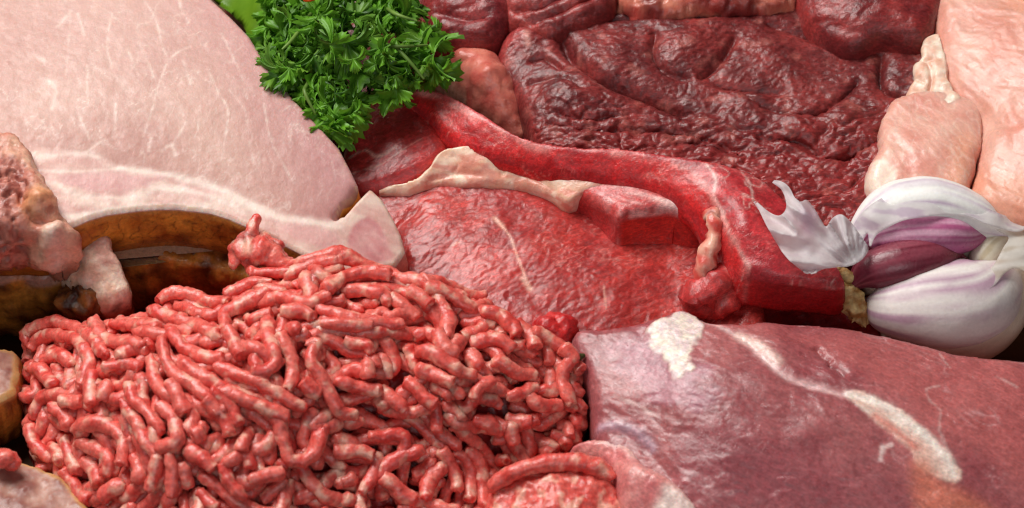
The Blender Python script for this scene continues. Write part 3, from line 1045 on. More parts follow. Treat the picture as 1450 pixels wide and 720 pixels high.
# membrane between strip and wedge
tg = join([tube(np.vstack([at(1006, 306, 4.5), at(1012, 318, 4.45), at(1008, 345, 4.15), at(1000, 372, 3.8), at(992, 396, 3.4)]), [.17, .2, .23, .27, .2], jitter=.5, seed=3),
           tube(np.vstack([at(1002, 306, 4.45), at(1014, 304, 4.55)]), [.16, .19], jitter=.4, seed=8)])
P = tg.V
tg.col = mix(lin((214, 84, 74)), lin((236, 178, 156)), np.clip(.45 + 1.3 * fbm(P, .4, 3, 33), 0, 1))
push(tg, .05 * fbm(P, .25, 3, 4))
part('fat_tag', tg, M['fat'], beef2)
tg = join([tube(np.vstack([at(1035, 380, 3.4), at(1010, 405, 3.2), at(985, 425, 3.0), at(1000, 440, 2.6)]), [.35, .5, .45, .3], jitter=.4, seed=5),
           tube(np.vstack([at(1040, 410, 3.0), at(1025, 430, 2.8), at(1010, 445, 2.5)]), [.3, .4, .3], jitter=.4, seed=6)])
P = tg.V
tg.col = steak_colour(P, (206, 70, 66), (176, 46, 48), 60, 171, .6)
push(tg, .05 * fbm(P, .3, 3, 4))
part('loose_muscle', tg, M['steak'], beef2)
S = slab([(1000, 410), (1060, 395), (1150, 400), (1215, 420), (1250, 470), (1200, 500), (1040, 500), (990, 460)],
         [(1000, 410, 2.6), (1100, 400, 2.5), (1215, 420, 2.3), (1200, 495, 1.8), (1020, 490, 2.0)], zb=0.1, r=.3, res=.06)
P = S.V
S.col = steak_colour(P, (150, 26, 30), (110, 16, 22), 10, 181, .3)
push(S, .04 * crinkle(P, .4, 183))
part('lower_fold', S, M['steak'], beef2)

# ------------------------------------------------------------------ dark beef
DK_C = [([(790, 40), (812, 78), (850, 108), (900, 128), (950, 150), (990, 168)], 0.54, 0.18), ([(930, 38), (925, 75), (945, 100), (985, 112)], 0.29, 0.13),
        ([(985, 112), (1010, 95), (1030, 70), (1045, 45)], 0.32, 0.13), ([(1000, 112), (1025, 122), (1060, 128), (1120, 130)], 0.25, 0.11),
        ([(820, 28), (900, 20), (1000, 18), (1080, 12)], 0.29, 0.16), ([(1080, 30), (1110, 40), (1180, 60)], 0.25, 0.16),
        ([(830, 190), (900, 182), (980, 190), (1060, 215)], 0.22, 0.11), ([(780, 160), (830, 168), (880, 160)], 0.16, 0.08), ([(770, 175), (830, 182), (860, 176)], 0.16, 0.08),
        ([(1045, 130), (1080, 150), (1140, 160), (1190, 150)], 0.22, 0.11), ([(1070, 195), (1130, 200), (1180, 222), (1230, 205)], 0.29, 0.13),
        ([(1150, 165), (1190, 140), (1220, 110)], 0.22, 0.12), ([(1250, 75), (1250, 120), (1290, 140)], 0.36, 0.13), ([(1180, 225), (1240, 200), (1260, 170)], 0.25, 0.10),
        ([(740, 120), (790, 110), (830, 130)], 0.18, 0.10), ([(745, 90), (770, 80), (800, 100)], 0.22, 0.10), ([(950, 200), (1010, 205), (1060, 222)], 0.18, 0.08)]
S = slab([(704, 78), (712, 52), (728, 36), (745, 31), (764, 40), (785, 44), (800, 30), (850, 14), (950, 2), (1060, -20), (1135, -60), (1345, -60), (1345, 60), (1325, 110), (1290, 180), (1262, 240), (1250, 300), (1240, 340),
          (1100, 340), (1000, 300), (900, 262), (780, 225), (757, 200), (745, 165), (732, 130), (718, 105)],
         [(704, 78, 4.1), (740, 40, 4.4), (850, 60, 4.5), (1000, 60, 4.6), (1150, 60, 4.3), (1340, -40, 4.8), (1300, 150, 4.3), (1240, 320, 3.5), (1000, 280, 3.7), (800, 225, 3.7), (750, 180, 3.8), (820, 140, 4.4), (1000, 160, 4.0), (1130, 150, 4.1), (900, 200, 3.9)],
         zb=.5, r=.4, res=.04, tuck=.25, bulge=.1, creases=DK_C,
         lumps=[(860, 70, .9, .15), (970, 62, .7, .18), (1100, 80, 1.1, .18), (740, 55, .5, .2), (800, 130, .7, .25), (1190, 170, .6, .2), (1120, 185, .6, .2), (1060, 150, .5, .2)])
P = S.V
n = fbm(P, 1.2, 3, 201)
c = mix(lin((100, 33, 34)), lin((136, 50, 48)), np.clip(.5 + .9 * n, 0, 1))
c = c * (1 + .25 * fbm(turn(warp(P, .9, .4, 209), 8, 5, 1), .14, 3, 207))[:, None]
c = mix(c, lin((150, 44, 44)), .6 * sstep(at(0, 180, 4)[0, 1] + .8, at(0, 250, 4)[0, 1], P[:, 1] + .5 * n))
c = mix(c, lin((168, 60, 60)), .7 * np.exp(-(pd(S, [(720, 60), (735, 45)]) / .5) ** 2))
c = mix(c, lin((190, 110, 100)), .35 * sstep(.2, .6, noise(P, .5, 206)))
c = mix(c, lin((204, 138, 128)), .9 * np.exp(-(pd(S, [(745, 52), (747, 66)]) / .1) ** 2))
S.col = c
yy = sstep(at(0, 130, 4)[0, 1], at(0, 210, 4)[0, 1], P[:, 1])
Pw = warp(P, .9, .45, 209)
w1 = billow(turn(Pw, 6, 3.2, 1), .55, 210) + .5 * billow(turn(Pw, -8, 3.0, 1), .28, 211)
w2 = billow(turn(warp(P, .5, .25, 212), 12, 2.6, 1), .24, 214)
w3 = fbm(turn(warp(P, .5, .25, 213), 20, 4.5, 1), .13, 2, 218)
big_ = np.clip(.12 + yy, 0, 1)
push(S, (.14 * (w1 - .6) * big_ + .045 * (w2 - .5) * (.35 + .7 * big_) + .026 * w3 + .06 * fbm(P, 1.4, 2, 219)) * sstep(0, .3, S.d + S.w))
single('dark_beef', S, M['dark'], 'large wrinkled dark maroon piece of stewing beef behind the strip steak', 'beef', 'dark beef pieces')


def dark_piece(outline, ctrl, label, seed, col=((108, 32, 36), (146, 50, 50)), creases=(), amp=.09, name='dark_beef', cat='beef', grp='dark beef pieces', mat='dark', lumps=(), r=.6):
    S = slab(outline, ctrl, zb=.8, r=r, res=.045, tuck=.3, bulge=.12, creases=creases, lumps=lumps)
    P = S.V
    n = fbm(P, 1.0, 3, seed)
    S.col = mix(lin(col[0]), lin(col[1]), np.clip(.5 + n, 0, 1))
    push(S, (.5 * amp * billow(turn(warp(P, .6, .3, seed), 20, 2, 1), .5, seed + 3) + .2 * amp * fbm(turn(P, 25, 2.5, 1), .15, 2, seed) + .08 * fbm(P, 1.2, 2, seed)) * sstep(0, .3, S.d + S.w))
    return single(name, S, M[mat], label, cat, grp)


dark_piece([(330, -60), (600, -60), (620, 20), (612, 90), (600, 130), (540, 150), (480, 190), (430, 130), (370, 70)],
           [(330, -60, 3.9), (600, -60, 4.2), (610, 80, 3.6), (480, 185, 3.0), (400, 100, 3.2), (500, 40, 3.9)], 'dark red beef glimpsed through the gaps in the parsley', 225, ((120, 34, 36), (160, 58, 54)))
dark_piece([(600, -60), (700, -60), (722, -30), (724, 15), (712, 38), (690, 50), (655, 52), (630, 48), (606, 20)],
           [(600, -60, 4.9), (700, -60, 5.1), (720, 20, 4.8), (650, 50, 4.6), (606, 20, 4.7), (660, 0, 5.0)], 'dark maroon beef lump right behind the parsley tips', 230, creases=[([(610, 10), (660, 25), (700, 20)], .2, .15)])
dark_piece([(705, -60), (860, -60), (872, -5), (840, 18), (806, 32), (780, 46), (752, 38), (735, 30), (716, 20)],
           [(705, -60, 5.2), (860, -60, 5.4), (860, 0, 5.2), (790, 38, 4.9), (720, 20, 4.8), (790, -10, 5.2)], 'folded dark beef piece with slanting ridges above the largest dark piece', 240, ((120, 38, 38), (160, 62, 58)),
           creases=[([(720, 10), (770, 5), (830, -25)], .3, .12), ([(745, 28), (790, 14), (850, -10)], .3, .12)])
dark_piece([(1128, -60), (1328, -60), (1330, 20), (1312, 48), (1280, 46), (1250, 40), (1222, 54), (1200, 57), (1176, 46), (1152, 28), (1134, 6)],
           [(1128, -60, 5.3), (1328, -60, 5.6), (1325, 30, 5.3), (1200, 55, 5.1), (1136, 5, 5.1), (1230, 0, 5.6)], 'smooth rounded dark beef lump at the top beside the chicken breast', 250, ((112, 34, 36), (150, 52, 50)), amp=.07,
           creases=[([(1150, 20), (1200, 40), (1225, 40)], .1, .15)])
S = slab([(880, -60), (1125, -60), (1130, -10), (1090, 8), (1040, 4), (1000, 2), (960, 12), (920, 16), (890, 8), (872, -10)],
         [(880, -60, 5.2), (1125, -60, 5.3), (1110, 0, 5.0), (920, 14, 5.0), (1000, -20, 5.3)], zb=1, r=.4, res=.045, tuck=.3)
P = S.V
c = mix(lin((176, 70, 62)), lin((216, 136, 112)), np.clip(.5 + 1.2 * fbm(turn(P, 0, 2, 1), .7, 3, 261), 0, 1))
S.col = mix(c, lin((122, 36, 36)), .8 * sstep(.0, .35, noise(P, 1.3, 265)))
push(S, .09 * fbm(P, .6, 3, 262) + .12 * (billow(turn(warp(P, .5, .3, 4), 10, 2, 1), .5, 264) - .5))
single('fatty_beef', S, M['fat'], 'orange pink strip of fat covered beef along the top edge above the dark beef', 'beef', 'fatty beef pieces')
S = slab([(612, 95), (626, 72), (642, 58), (668, 52), (694, 54), (712, 66), (728, 92), (742, 125), (752, 160), (745, 182), (718, 182), (692, 168), (668, 146), (640, 118)],
         [(612, 95, 3.6), (640, 60, 4.1), (700, 56, 4.4), (745, 150, 3.6), (720, 182, 3.3), (660, 140, 3.6), (685, 105, 4.3)], zb=.5, r=.95, res=.04, tuck=.3, bulge=.15, rough=.06, lumps=[(650, 75, .3, .15), (680, 112, .5, .15), (715, 90, .3, .12)])
P = S.V
n = fbm(P, .7, 3, 271)
c = mix(lin((190, 88, 78)), lin((214, 128, 110)), np.clip(.5 + 1.0 * n, 0, 1))
c = mix(c, lin((232, 186, 160)), .7 * sstep(.3, .0, S.d) * (P[:, 0] < at(660, 90, 4)[0, 0]))
S.col = c
push(S, (.06 * fbm(P, .6, 2, 272) + .06 * (billow(warp(P, .8, .4, 6), 1.1, 274) - .5)) * sstep(0, .2, S.d + S.w))
single('fatty_beef', S, M['fat'], 'round salmon pink lump of fatty beef between the parsley and the dark beef', 'beef', 'fatty beef pieces')

# ------------------------------------------------------------------ chicken
S = slab([(1318, -60), (1324, 0), (1326, 40), (1330, 80), (1340, 115), (1352, 140), (1372, 156), (1384, 170), (1388, 205), (1380, 245), (1366, 280), (1356, 298), (1400, 300), (1460, 312), (1580, 335), (1580, -60)],
         [(1318, -60, 5.3), (1330, 90, 5.0), (1385, 180, 4.75), (1356, 310, 4.3), (1580, 350, 4.6), (1580, -60, 6.4), (1440, 60, 5.9), (1430, 180, 5.3), (1420, 270, 4.7)],
         zb=.5, r=.5, res=.042, tuck=.3, creases=[([(1380, 160), (1400, 175), (1450, 178)], .12, .2)])
P = S.V
n = fbm(P, 1.6, 3, 301)
c = mix(lin((222, 152, 134)), lin((232, 180, 162)), np.clip(.5 + .9 * n, 0, 1))
c = mix(c, lin((228, 146, 110)), .5 * sstep(.1, .5, fbm(P, 2.2, 2, 303)))
fbv = fbm(turn(warp(P, 1.2, .4, 3), -55, 6, 1), .28, 3, 304)
c = c * (1 + .10 * fbv[:, None])
c = mix(c, lin((242, 214, 198)), .25 * ridge(turn(warp(P, .6, .25, 4), -30, 4, 1), .25, 306) ** 7 * sstep(0, .4, noise(P, 1, 307)))
S.col = c
push(S, (.03 * fbm(turn(warp(P, 1.2, .4, 3), -55, 4, 1), .35, 3, 308) + .006 * crinkle(P, .4, 309, -55, 2) + .06 * fbm(P, 1.6, 2, 310)) * sstep(0, .3, S.d + S.w))
chick = thing('chicken_breast', 'pale pink raw chicken breast with its small fillet above the garlic bulb', 'chicken', base_of(S))
part('breast', S, M['chicken'], chick)
S = slab([(1228, 246), (1236, 222), (1246, 194), (1248, 164), (1262, 140), (1290, 126), (1325, 122), (1360, 128), (1386, 146), (1394, 180), (1390, 214), (1378, 250), (1358, 284), (1330, 310), (1262, 310), (1236, 280)],
         [(1228, 246, 4.3), (1260, 175, 4.65), (1320, 140, 4.85), (1378, 185, 4.85), (1350, 290, 4.35), (1250, 300, 4.0), (1315, 205, 4.85)], zb=.5, r=.35, res=.04, tuck=.3, bulge=.1, rough=.12)
P = S.V
n = fbm(P, 1.1, 3, 321)
c = mix(lin((222, 150, 134)), lin((234, 182, 164)), np.clip(.5 + .9 * n, 0, 1))
c = mix(c, lin((226, 148, 112)), .5 * np.exp(-(pd(S, [(1368, 200), (1350, 270)]) / .4) ** 2))
c = mix(c, lin((246, 226, 208)), .85 * sstep(-.15, .15, area_in(S, [(1226, 246), (1240, 225), (1262, 238), (1268, 262), (1250, 280), (1230, 280)]) + .25 * fbm(P, .4, 3, 322)))
c = mix(c, lin((244, 222, 208)), .4 * ridge(turn(warp(P, .6, .25, 4), -60, 3, 1), .3, 326) ** 6)
S.col = c
push(S, (.03 * fbm(turn(P, -60, 3, 1), .4, 3, 328) + .006 * crinkle(P, .35, 329) + .05 * fbm(P, 1.0, 2, 330)) * sstep(0, .3, S.d + S.w))
part('small_fillet', S, M['chicken'], chick)
S = slab([(1284, 138), (1288, 118), (1297, 104), (1296, 90), (1306, 78), (1306, 62), (1316, 46), (1330, 44), (1340, 70), (1342, 100), (1352, 124), (1366, 142), (1358, 152), (1330, 150), (1300, 148)],
         [(1296, 120, 4.75), (1324, 50, 5.1), (1340, 110, 5.0), (1352, 148, 4.85), (1306, 138, 4.75), (1318, 100, 5.0)], th=.9, r=.14, res=.035, tuck=.1, rough=.06, creases=[([(1312, 84), (1320, 110), (1312, 140)], .12, .07), ([(1296, 108), (1312, 118)], .1, .06), ([(1300, 86), (1325, 84)], .08, .06)])
P = S.V
S.col = mix(lin((230, 180, 156)), lin((244, 220, 200)), np.clip(.5 + 1.3 * fbm(P, .4, 3, 341), 0, 1))
push(S, .08 * fbm(P, .6, 2, 342))
fat = join([S])
t2 = tube(np.vstack([at(1377, 156, 5.0), at(1381, 172, 4.95), at(1380, 186, 4.9)]), [.1, .16, .08], jitter=.3, seed=3, flat=(1, .6))
t2.col = np.tile(lin((246, 228, 208)), (len(t2.V), 1))
part('fat', fat, M['fat'], chick)

# ------------------------------------------------------------------ lean pork, lower right
PK_O = [(810, 474), (822, 461), (850, 462), (880, 458), (915, 450), (945, 441), (964, 434), (985, 441), (1000, 450), (1040, 455), (1085, 452), (1120, 456), (1165, 458), (1220, 466), (1270, 476), (1320, 488), (1370, 499), (1450, 507), (1600, 520),
        (1600, 860), (880, 860), (878, 760), (880, 700), (868, 660), (848, 625), (840, 590), (838, 560), (832, 535), (822, 508), (814, 490)]
S = slab(PK_O, [(812, 474, 3.3), (900, 455, 3.6), (964, 436, 3.8), (1100, 456, 3.7), (1270, 478, 3.5), (1450, 508, 3.4), (1600, 525, 3.3), (838, 560, 2.9), (860, 640, 2.5), (880, 760, 1.9), (1200, 860, 1.6), (1600, 860, 1.9),
                (1000, 540, 4.0), (1200, 560, 4.05), (1400, 620, 3.7), (1000, 680, 3.0), (1200, 700, 3.15)], zb=.1, r=.32, res=.042, tuck=.3, bulge=.12,
         creases=[([(985, 446), (1020, 462), (1060, 484), (1085, 510), (1110, 530), (1160, 546), (1215, 562), (1290, 612), (1360, 690)], .13, .22), ([(1170, 515), (1185, 520), (1200, 535)], .2, .12), ([(1155, 490), (1165, 505), (1180, 512)], .15, .1), ([(1040, 560), (1100, 600), (1180, 640)], .05, .3),
                  ([(870, 600), (920, 640), (960, 690)], .12, .25)],
         lumps=[(1100, 490, .7, .12), (1210, 500, .8, .1)])
P = S.V
n = fbm(P, 1.8, 3, 401)
c = mix(lin((152, 76, 80)), lin((176, 102, 102)), np.clip(.5 + .9 * n, 0, 1))
c = mix(c, lin((188, 98, 95)), .6 * sstep(-.3, .9, area_in(S, [(1000, 450), (1450, 500), (1500, 700), (1350, 640), (1250, 560), (1120, 500)]) + .3 * n))
c = mix(c, lin((150, 74, 82)), .6 * sstep(-.4, 1.5, area_in(S, [(950, 610), (1060, 580), (1250, 640), (1340, 760), (900, 780)])))
fbv = fbm(turn(warp(P, 1.2, .4, 3), -30, 6, 1), .26, 3, 404)
c = c * (1 + .13 * fbv[:, None])
c = mix(c, lin((224, 176, 176)), .5 * ridge(turn(warp(P, .6, .25, 4), -30, 4, 1), .25, 406) ** 7 * sstep(.05, .5, noise(P, 1, 407)))
# silvery skin at the left
sil = sstep(-.3, .4, area_in(S, [(860, 480), (930, 470), (990, 520), (1010, 570), (960, 580), (880, 530)]) + .4 * fbm(P, .7, 3, 409))
c = mix(c, lin((196, 144, 162)), .4 * sil)
seam = [(985, 446), (1020, 462), (1060, 484), (1085, 510), (1110, 530), (1160, 546), (1215, 562)]
c = mix(c, lin((228, 184, 182)), .95 * np.exp(-((pd(S, seam) + .05 * noise(P, .25, 4)) / .11) ** 2))
c = mix(c, lin((238, 202, 192)), .9 * np.exp(-(np.abs(pd(S, [(1045, 474), (1070, 486), (1100, 512)]) + .04 * noise(P, .25, 4)) / .17) ** 2.5))
big = area_in(S, [(1195, 552), (1225, 556), (1260, 572), (1300, 600), (1330, 628), (1358, 658), (1362, 678), (1340, 684), (1310, 668), (1290, 640), (1260, 612), (1230, 585)])
fatm = sstep(-.08, .07, big + .10 * noise(P, .45, 6) + .05 * noise(P, .16, 7))
fc = mix(lin((238, 216, 202)), lin((230, 186, 170)), np.clip(.5 + 1.1 * fbm(turn(P, -42, 3, 1), .3, 3, 411), 0, 1))
c = mix(c, fc, .97 * fatm)
c = mix(c, lin((244, 230, 220)), .8 * np.exp(-((pd(S, [(1205, 556), (1250, 572), (1300, 608), (1340, 648), (1350, 672)]) + .06 * noise(P, .3, 8)) / .12) ** 2))
c = mix(c, lin((216, 124, 110)), .8 * np.exp(-(pd(S, [(1240, 588), (1275, 615), (1295, 632)]) / .14) ** 2))
c = mix(c, lin((216, 124, 98)), .7 * sstep(-.3, .3, area_in(S, [(1340, 682), (1300, 660), (1310, 760), (1440, 760), (1380, 700)]) + .2 * n))
for vein, wd, s_ in [([(1330, 545), (1312, 550), (1318, 568), (1332, 580), (1330, 610), (1345, 640)], .035, .35), ([(1250, 632), (1247, 650)], .06, .8), ([(1250, 634), (1262, 630)], .05, .7),
                     ([(870, 560), (905, 575), (930, 590)], .04, .6), ([(1410, 535), (1440, 550)], .03, .4), ([(1330, 500), (1345, 520)], .03, .4)]:
    c = mix(c, lin((236, 206, 200)), s_ * np.exp(-((pd(S, vein) + .05 * noise(P, .2, 3)) / wd) ** 2))
wf = area_in(S, [(918, 468), (940, 446), (968, 440), (995, 452), (998, 480), (975, 490), (985, 520), (960, 540), (942, 512), (930, 500)])
wm = sstep(-.06, .12, wf + .22 * fbm(P, .5, 3, 421))
c = mix(c, mix(lin((240, 226, 206)), lin((226, 200, 200)), np.clip(.5 + fbm(P, .3, 3, 422), 0, 1)), .92 * wm)
c = mix(c, lin((204, 180, 196)), .55 * np.exp(-((pd(S, [(850, 604), (880, 602), (905, 612), (925, 632)]) + .05 * noise(P, .2, 5)) / .12) ** 2))
S.col = c
push(S, (.012 * crinkle(P, .35, 412, -30, 1.8) * sstep(-.4, .4, noise(P, 1.5, 413)) + .03 * fbm(turn(warp(P, .8, .3, 3), -30, 3.5, 1), .24, 2, 415) * sstep(-.3, .5, noise(P, 1.2, 416)) + .010 * fbm(turn(warp(P, .8, .3, 3), -30, 3, 1), .16, 2, 417) + .06 * fbm(P, 1.5, 2, 414) + .04 * wm * (.7 + .8 * fbm(P, .7, 2, 423)) + .03 * fatm * (1 + .8 * noise(P, .6, 3))
         + .03 * np.exp(-(pd(S, [(1045, 474), (1070, 486), (1100, 512)]) / .16) ** 2) + .05 * np.exp(-(pd(S, [(850, 604), (880, 602), (905, 612)]) / .12) ** 2)) * sstep(0, .2, S.d + S.w))
pork = thing('lean_pork', 'large mauve joint of lean pork with white fat seam in front of the garlic', 'pork', base_of(S))
part('muscle', S, M['pork'], pork)
S = slab([(806, 628), (820, 616), (850, 612), (878, 616), (898, 628), (912, 648), (935, 660), (960, 676), (990, 712), (1010, 790), (900, 800), (884, 740), (878, 690), (862, 662), (836, 646)],
         [(806, 628, 2.3), (870, 615, 2.9), (915, 650, 3.1), (985, 710, 3.0), (900, 780, 1.8), (866, 665, 2.5), (890, 660, 3.1)], zb=.1, r=.5, res=.04, tuck=.2, bulge=.1, creases=[([(850, 625), (885, 650), (905, 690), (920, 740)], .12, .2)])
P = S.V
n = fbm(P, .8, 3, 431)
c = mix(lin((206, 112, 112)), lin((222, 148, 142)), np.clip(.5 + n, 0, 1))
c = mix(c, lin((242, 222, 212)), .8 * sstep(-.15, .2, area_in(S, [(920, 715), (940, 690), (965, 690), (1000, 740), (920, 780)]) + .2 * n))
c = mix(c, lin((238, 206, 196)), .6 * np.exp(-(pd(S, [(850, 618), (880, 622), (900, 640)]) / .14) ** 2))
S.col = c
push(S, (.05 * fbm(P, .6, 3, 432) + .015 * crinkle(P, .3, 433)) * sstep(0, .2, S.d + S.w))
part('end_flap', S, M['pork'], pork, label='thin pale pink end curling under beside the mince')

# ------------------------------------------------------------------ garlic bulb
def skin_tube(pts, rad, flat=(1, 1), up=(0, -.67, .74), sides=48, step=.06, end=.6):
    return tube(np.vstack([at(a, b, z) for a, b, z in pts]), rad, sides=sides, step=step, flat=flat, up=up, end=end)


def streak(S, a, b, seed, lo=.0, hi=.35, freq=5.0):
    q = np.stack([np.cos(S.a) * freq * .6, np.sin(S.a) * freq * .6, S.t * 1.1], 1)
    k = sstep(lo, hi, fbm(q, 1.0, 3, seed))
    q2 = np.stack([np.cos(S.a) * 15, np.sin(S.a) * 15, S.t * 1.5], 1)
    fine = 1 + .13 * fbm(q2, 1.0, 2, seed + 1)
    k = np.clip(k + .45 * ridge(warp(q2, 1.5, .5, seed), 1.4, seed + 2) ** 6, 0, 1)
    return mix(lin(a), lin(b), k) * fine[:, None]


up_c = skin_tube([(1212, 352, 3.0), (1228, 325, 3.6), (1265, 300, 4.0), (1318, 293, 4.2), (1370, 305, 4.1), (1415, 322, 3.8), (1458, 336, 3.5)], [.2, .55, .82, .88, .72, .42, .22])
lowc = skin_tube([(1226, 432, 2.5), (1250, 436, 2.6), (1300, 434, 2.7), (1350, 432, 2.7), (1392, 420, 2.7), (1425, 390, 2.8), (1450, 352, 3.1)], [.22, .75, 1.15, 1.3, 1.2, .7, .25])
rearc = skin_tube([(1250, 470, 1.3), (1310, 470, 1.5), (1372, 448, 1.9), (1412, 415, 2.4), (1435, 375, 2.9), (1455, 342, 3.3)], [.4, 1.1, 1.4, 1.15, .6, .2])
backc = skin_tube([(1235, 400, 1.5), (1300, 370, 2.0), (1370, 360, 2.3), (1420, 350, 2.8), (1455, 342, 3.2)], [.6, 1.5, 1.5, .8, .2])
garlic = thing('garlic_bulb', 'open white garlic bulb with two bare purple cloves leaning on the pork', 'garlic', base_of(join([lowc, rearc, backc])))
for q_ in (up_c, lowc, rearc, backc):
    fq = np.stack([np.cos(q_.a) * 9, np.sin(q_.a) * 9, q_.t * 2.0], 1)
    push(q_, (.014 * fbm(fq, 1.0, 2, 77) + .03 * fbm(q_.V, 1.0, 2, 78)) * np.sin(np.pi * np.clip(q_.t, 0, 1)))
up_c.col = streak(up_c, (244, 241, 236), (204, 182, 202), 501, .1, .5)
part('skin_clove', up_c, M['skin'], garlic, label='white skinned clove on top')
lowc.col = streak(lowc, (238, 230, 224), (198, 162, 180), 502, .05, .5, 6)
lowc.col = mix(lowc.col, lin((224, 208, 178)), sstep(.72, .9, lowc.t + .05 * noise(lowc.V, .4, 3)))
part('skin_clove', lowc, M['skin'], garlic, label='large clove in streaked white skin')
rearc.col = streak(rearc, (222, 208, 186), (206, 186, 160), 503)
part('skin_clove', rearc, M['skin'], garlic)
backc.col = streak(backc, (214, 200, 180), (190, 165, 150), 504)
part('skin_clove', backc, M['skin'], garlic)
side = skin_tube([(1372, 392, 3.0), (1392, 366, 3.3), (1416, 344, 3.4), (1452, 330, 3.4)], [.15, .42, .46, .25])
side.col = streak(side, (230, 220, 198), (206, 190, 160), 507)
part('skin_clove', side, M['skin'], garlic)
pu = skin_tube([(1222, 350, 3.5), (1245, 338, 3.75), (1290, 332, 3.95), (1340, 332, 3.95), (1378, 332, 3.75), (1408, 320, 3.6)], [.12, .45, .62, .66, .42, .05])
pu.col = streak(pu, (180, 92, 134), (220, 168, 190), 505, -.05, .4, 7)
pu.col = mix(pu.col, lin((140, 58, 96)), .6 * sstep(.6, .9, pu.t))
part('bare_clove', pu, M['clove'], garlic, label='pinkish purple clove')
pd_ = skin_tube([(1209, 402, 3.2), (1232, 385, 3.45), (1275, 374, 3.65), (1318, 366, 3.65), (1350, 362, 3.5), (1364, 366, 3.4), (1378, 373, 3.35)], [.2, .55, .68, .6, .3, .1, .035])
pd_.col = streak(pd_, (112, 38, 54), (142, 66, 80), 506, .1, .5, 7)
pd_.col = mix(pd_.col, lin((196, 140, 130)), sstep(.86, .97, pd_.t))
part('bare_clove', pd_, M['clove'], garlic, label='dark wine red clove with a pale tip')
rt = join([tube(np.vstack([at(1182, 384, 3.5), at(1190, 402, 3.2), at(1206, 425, 2.9), at(1222, 452, 2.5)]), [.16, .26, .36, .24], sides=20, step=.05, jitter=.5, seed=4),
           tube(np.vstack([at(1190, 388, 3.5), at(1206, 394, 3.4)]), [.16, .14], jitter=.5, seed=9)]
          + [tube(np.vstack([at(x, y, z), at(x + dx, y + dy, z - .1)]), [.09, .02], sides=8, jitter=.4, seed=x) for x, y, z, dx, dy in
             [(1186, 400, 3.3, -12, 6), (1194, 416, 3.1, -11, 8), (1202, 432, 2.9, -10, 10), (1212, 446, 2.7, -6, 12), (1222, 452, 2.6, 3, 12), (1184, 388, 3.5, -10, 2)]])
P = rt.V
rt.col = mix(lin((214, 186, 128)), lin((172, 120, 62)), np.clip(.5 + 1.3 * fbm(P, .25, 3, 511), 0, 1))
push(rt, .05 * fbm(P, .14, 3, 512))
part('root_plate', rt, M['root'], garlic)


def sheet(outline, zf, name, root, colf, res=.04, thick=.02):
    """thin papery skin: outline in the picture, height zf(px, py) in cm, built as a closed shell"""
    o = np.array(outline, float)
    o = catmull(o, 4, True)
    st = res * 48
    x0, y0 = o.min(0) - st
    gx, gy = np.arange(x0, o[:, 0].max() + st, st), np.arange(y0, o[:, 1].max() + st, st)
    X, Y = np.meshgrid(gx, gy, indexing='ij')
    ins = np.zeros(X.shape, bool)
    for k in range(len(o)):
        a, b = o[k - 1], o[k]
        if a[1] == b[1]:
            continue
        ins ^= ((a[1] > Y) != (b[1] > Y)) & (X < (b[0] - a[0]) * (Y - a[1]) / (b[1] - a[1]) + a[0])
    cell = ins[:-1, :-1] & ins[1:, :-1] & ins[1:, 1:] & ins[:-1, 1:]
    I, J = np.where(cell)
    ny = len(gy)
    Q = np.stack([I * ny + J, I * ny + J + 1, (I + 1) * ny + J + 1, (I + 1) * ny + J], 1)
    used = np.unique(Q)
    back = -np.ones(X.size, int)
    back[used] = np.arange(len(used))
    Q = back[Q]
    px, py = X.ravel()[used].copy(), Y.ravel()[used].copy()
    E = np.vstack([Q[:, [0, 1]], Q[:, [1, 2]], Q[:, [2, 3]], Q[:, [3, 0]]])
    m = len(used)
    B = E[~np.isin(E[:, 0].astype(np.int64) * m + E[:, 1], E[:, 1].astype(np.int64) * m + E[:, 0])]
    for v in np.unique(B):
        a = o
        b = np.roll(o, -1, 0)
        e = b - a
        t = np.clip(((px[v] - a[:, 0]) * e[:, 0] + (py[v] - a[:, 1]) * e[:, 1]) / (np.sum(e * e, 1) + 1e-9), 0, 1)
        q = a + e * t[:, None]
        k = np.argmin(np.hypot(q[:, 0] - px[v], q[:, 1] - py[v]))
        px[v], py[v] = q[k]
    V = at(px, py, zf(px, py))
    N = normals(V, Q)
    if np.mean(N[:, 2]) < 0:
        Q = Q[:, ::-1]
        B = B[:, ::-1]
        N = -N
    S = Shape()
    S.V = np.vstack([V, V - N * thick])
    S.Q = np.vstack([Q, Q[:, ::-1] + m, np.stack([B[:, 1], B[:, 0], B[:, 0] + m, B[:, 1] + m], 1)])
    S.caps = []
    S.col = np.vstack([colf(px, py, V)] * 2)
    return part(name, S, M['paper'], root)


def zpts(ctrl):
    c = np.array(ctrl, float)
    def g(x, y):
        w = 1 / (((x[:, None] - c[:, 0]) ** 2 + (y[:, None] - c[:, 1]) ** 2) ** 1.2 + 900)
        return (w * c[:, 2]).sum(1) / w.sum(1)
    return g


zz0 = zpts([(1092, 257, 5.5), (1108, 300, 5.1), (1070, 285, 5.2), (1095, 335, 4.9), (1118, 360, 4.75), (1135, 300, 5.5), (1130, 340, 4.9), (1150, 330, 5.1), (1162, 305, 5.5), (1165, 345, 4.7), (1180, 312, 5.2), (1190, 340, 4.9), (1145, 387, 4.4), (1200, 370, 4.2), (1226, 354, 4.0), (1210, 325, 4.5)])
def zz(x, y):
    a = np.arctan2(y - 385, x - 1215)
    r_ = np.hypot(x - 1215, y - 385) / 100
    q = np.stack([a * 2.2, r_ * .35, 0 * x], 1)
    return zz0(x, y) + np.clip(r_, 0, 1.2) * (.28 * (1 - np.abs(noise(q, .5, 3)) * 2.4) + .05 * noise(np.stack([x, y, 0 * x], 1), 14, 5))


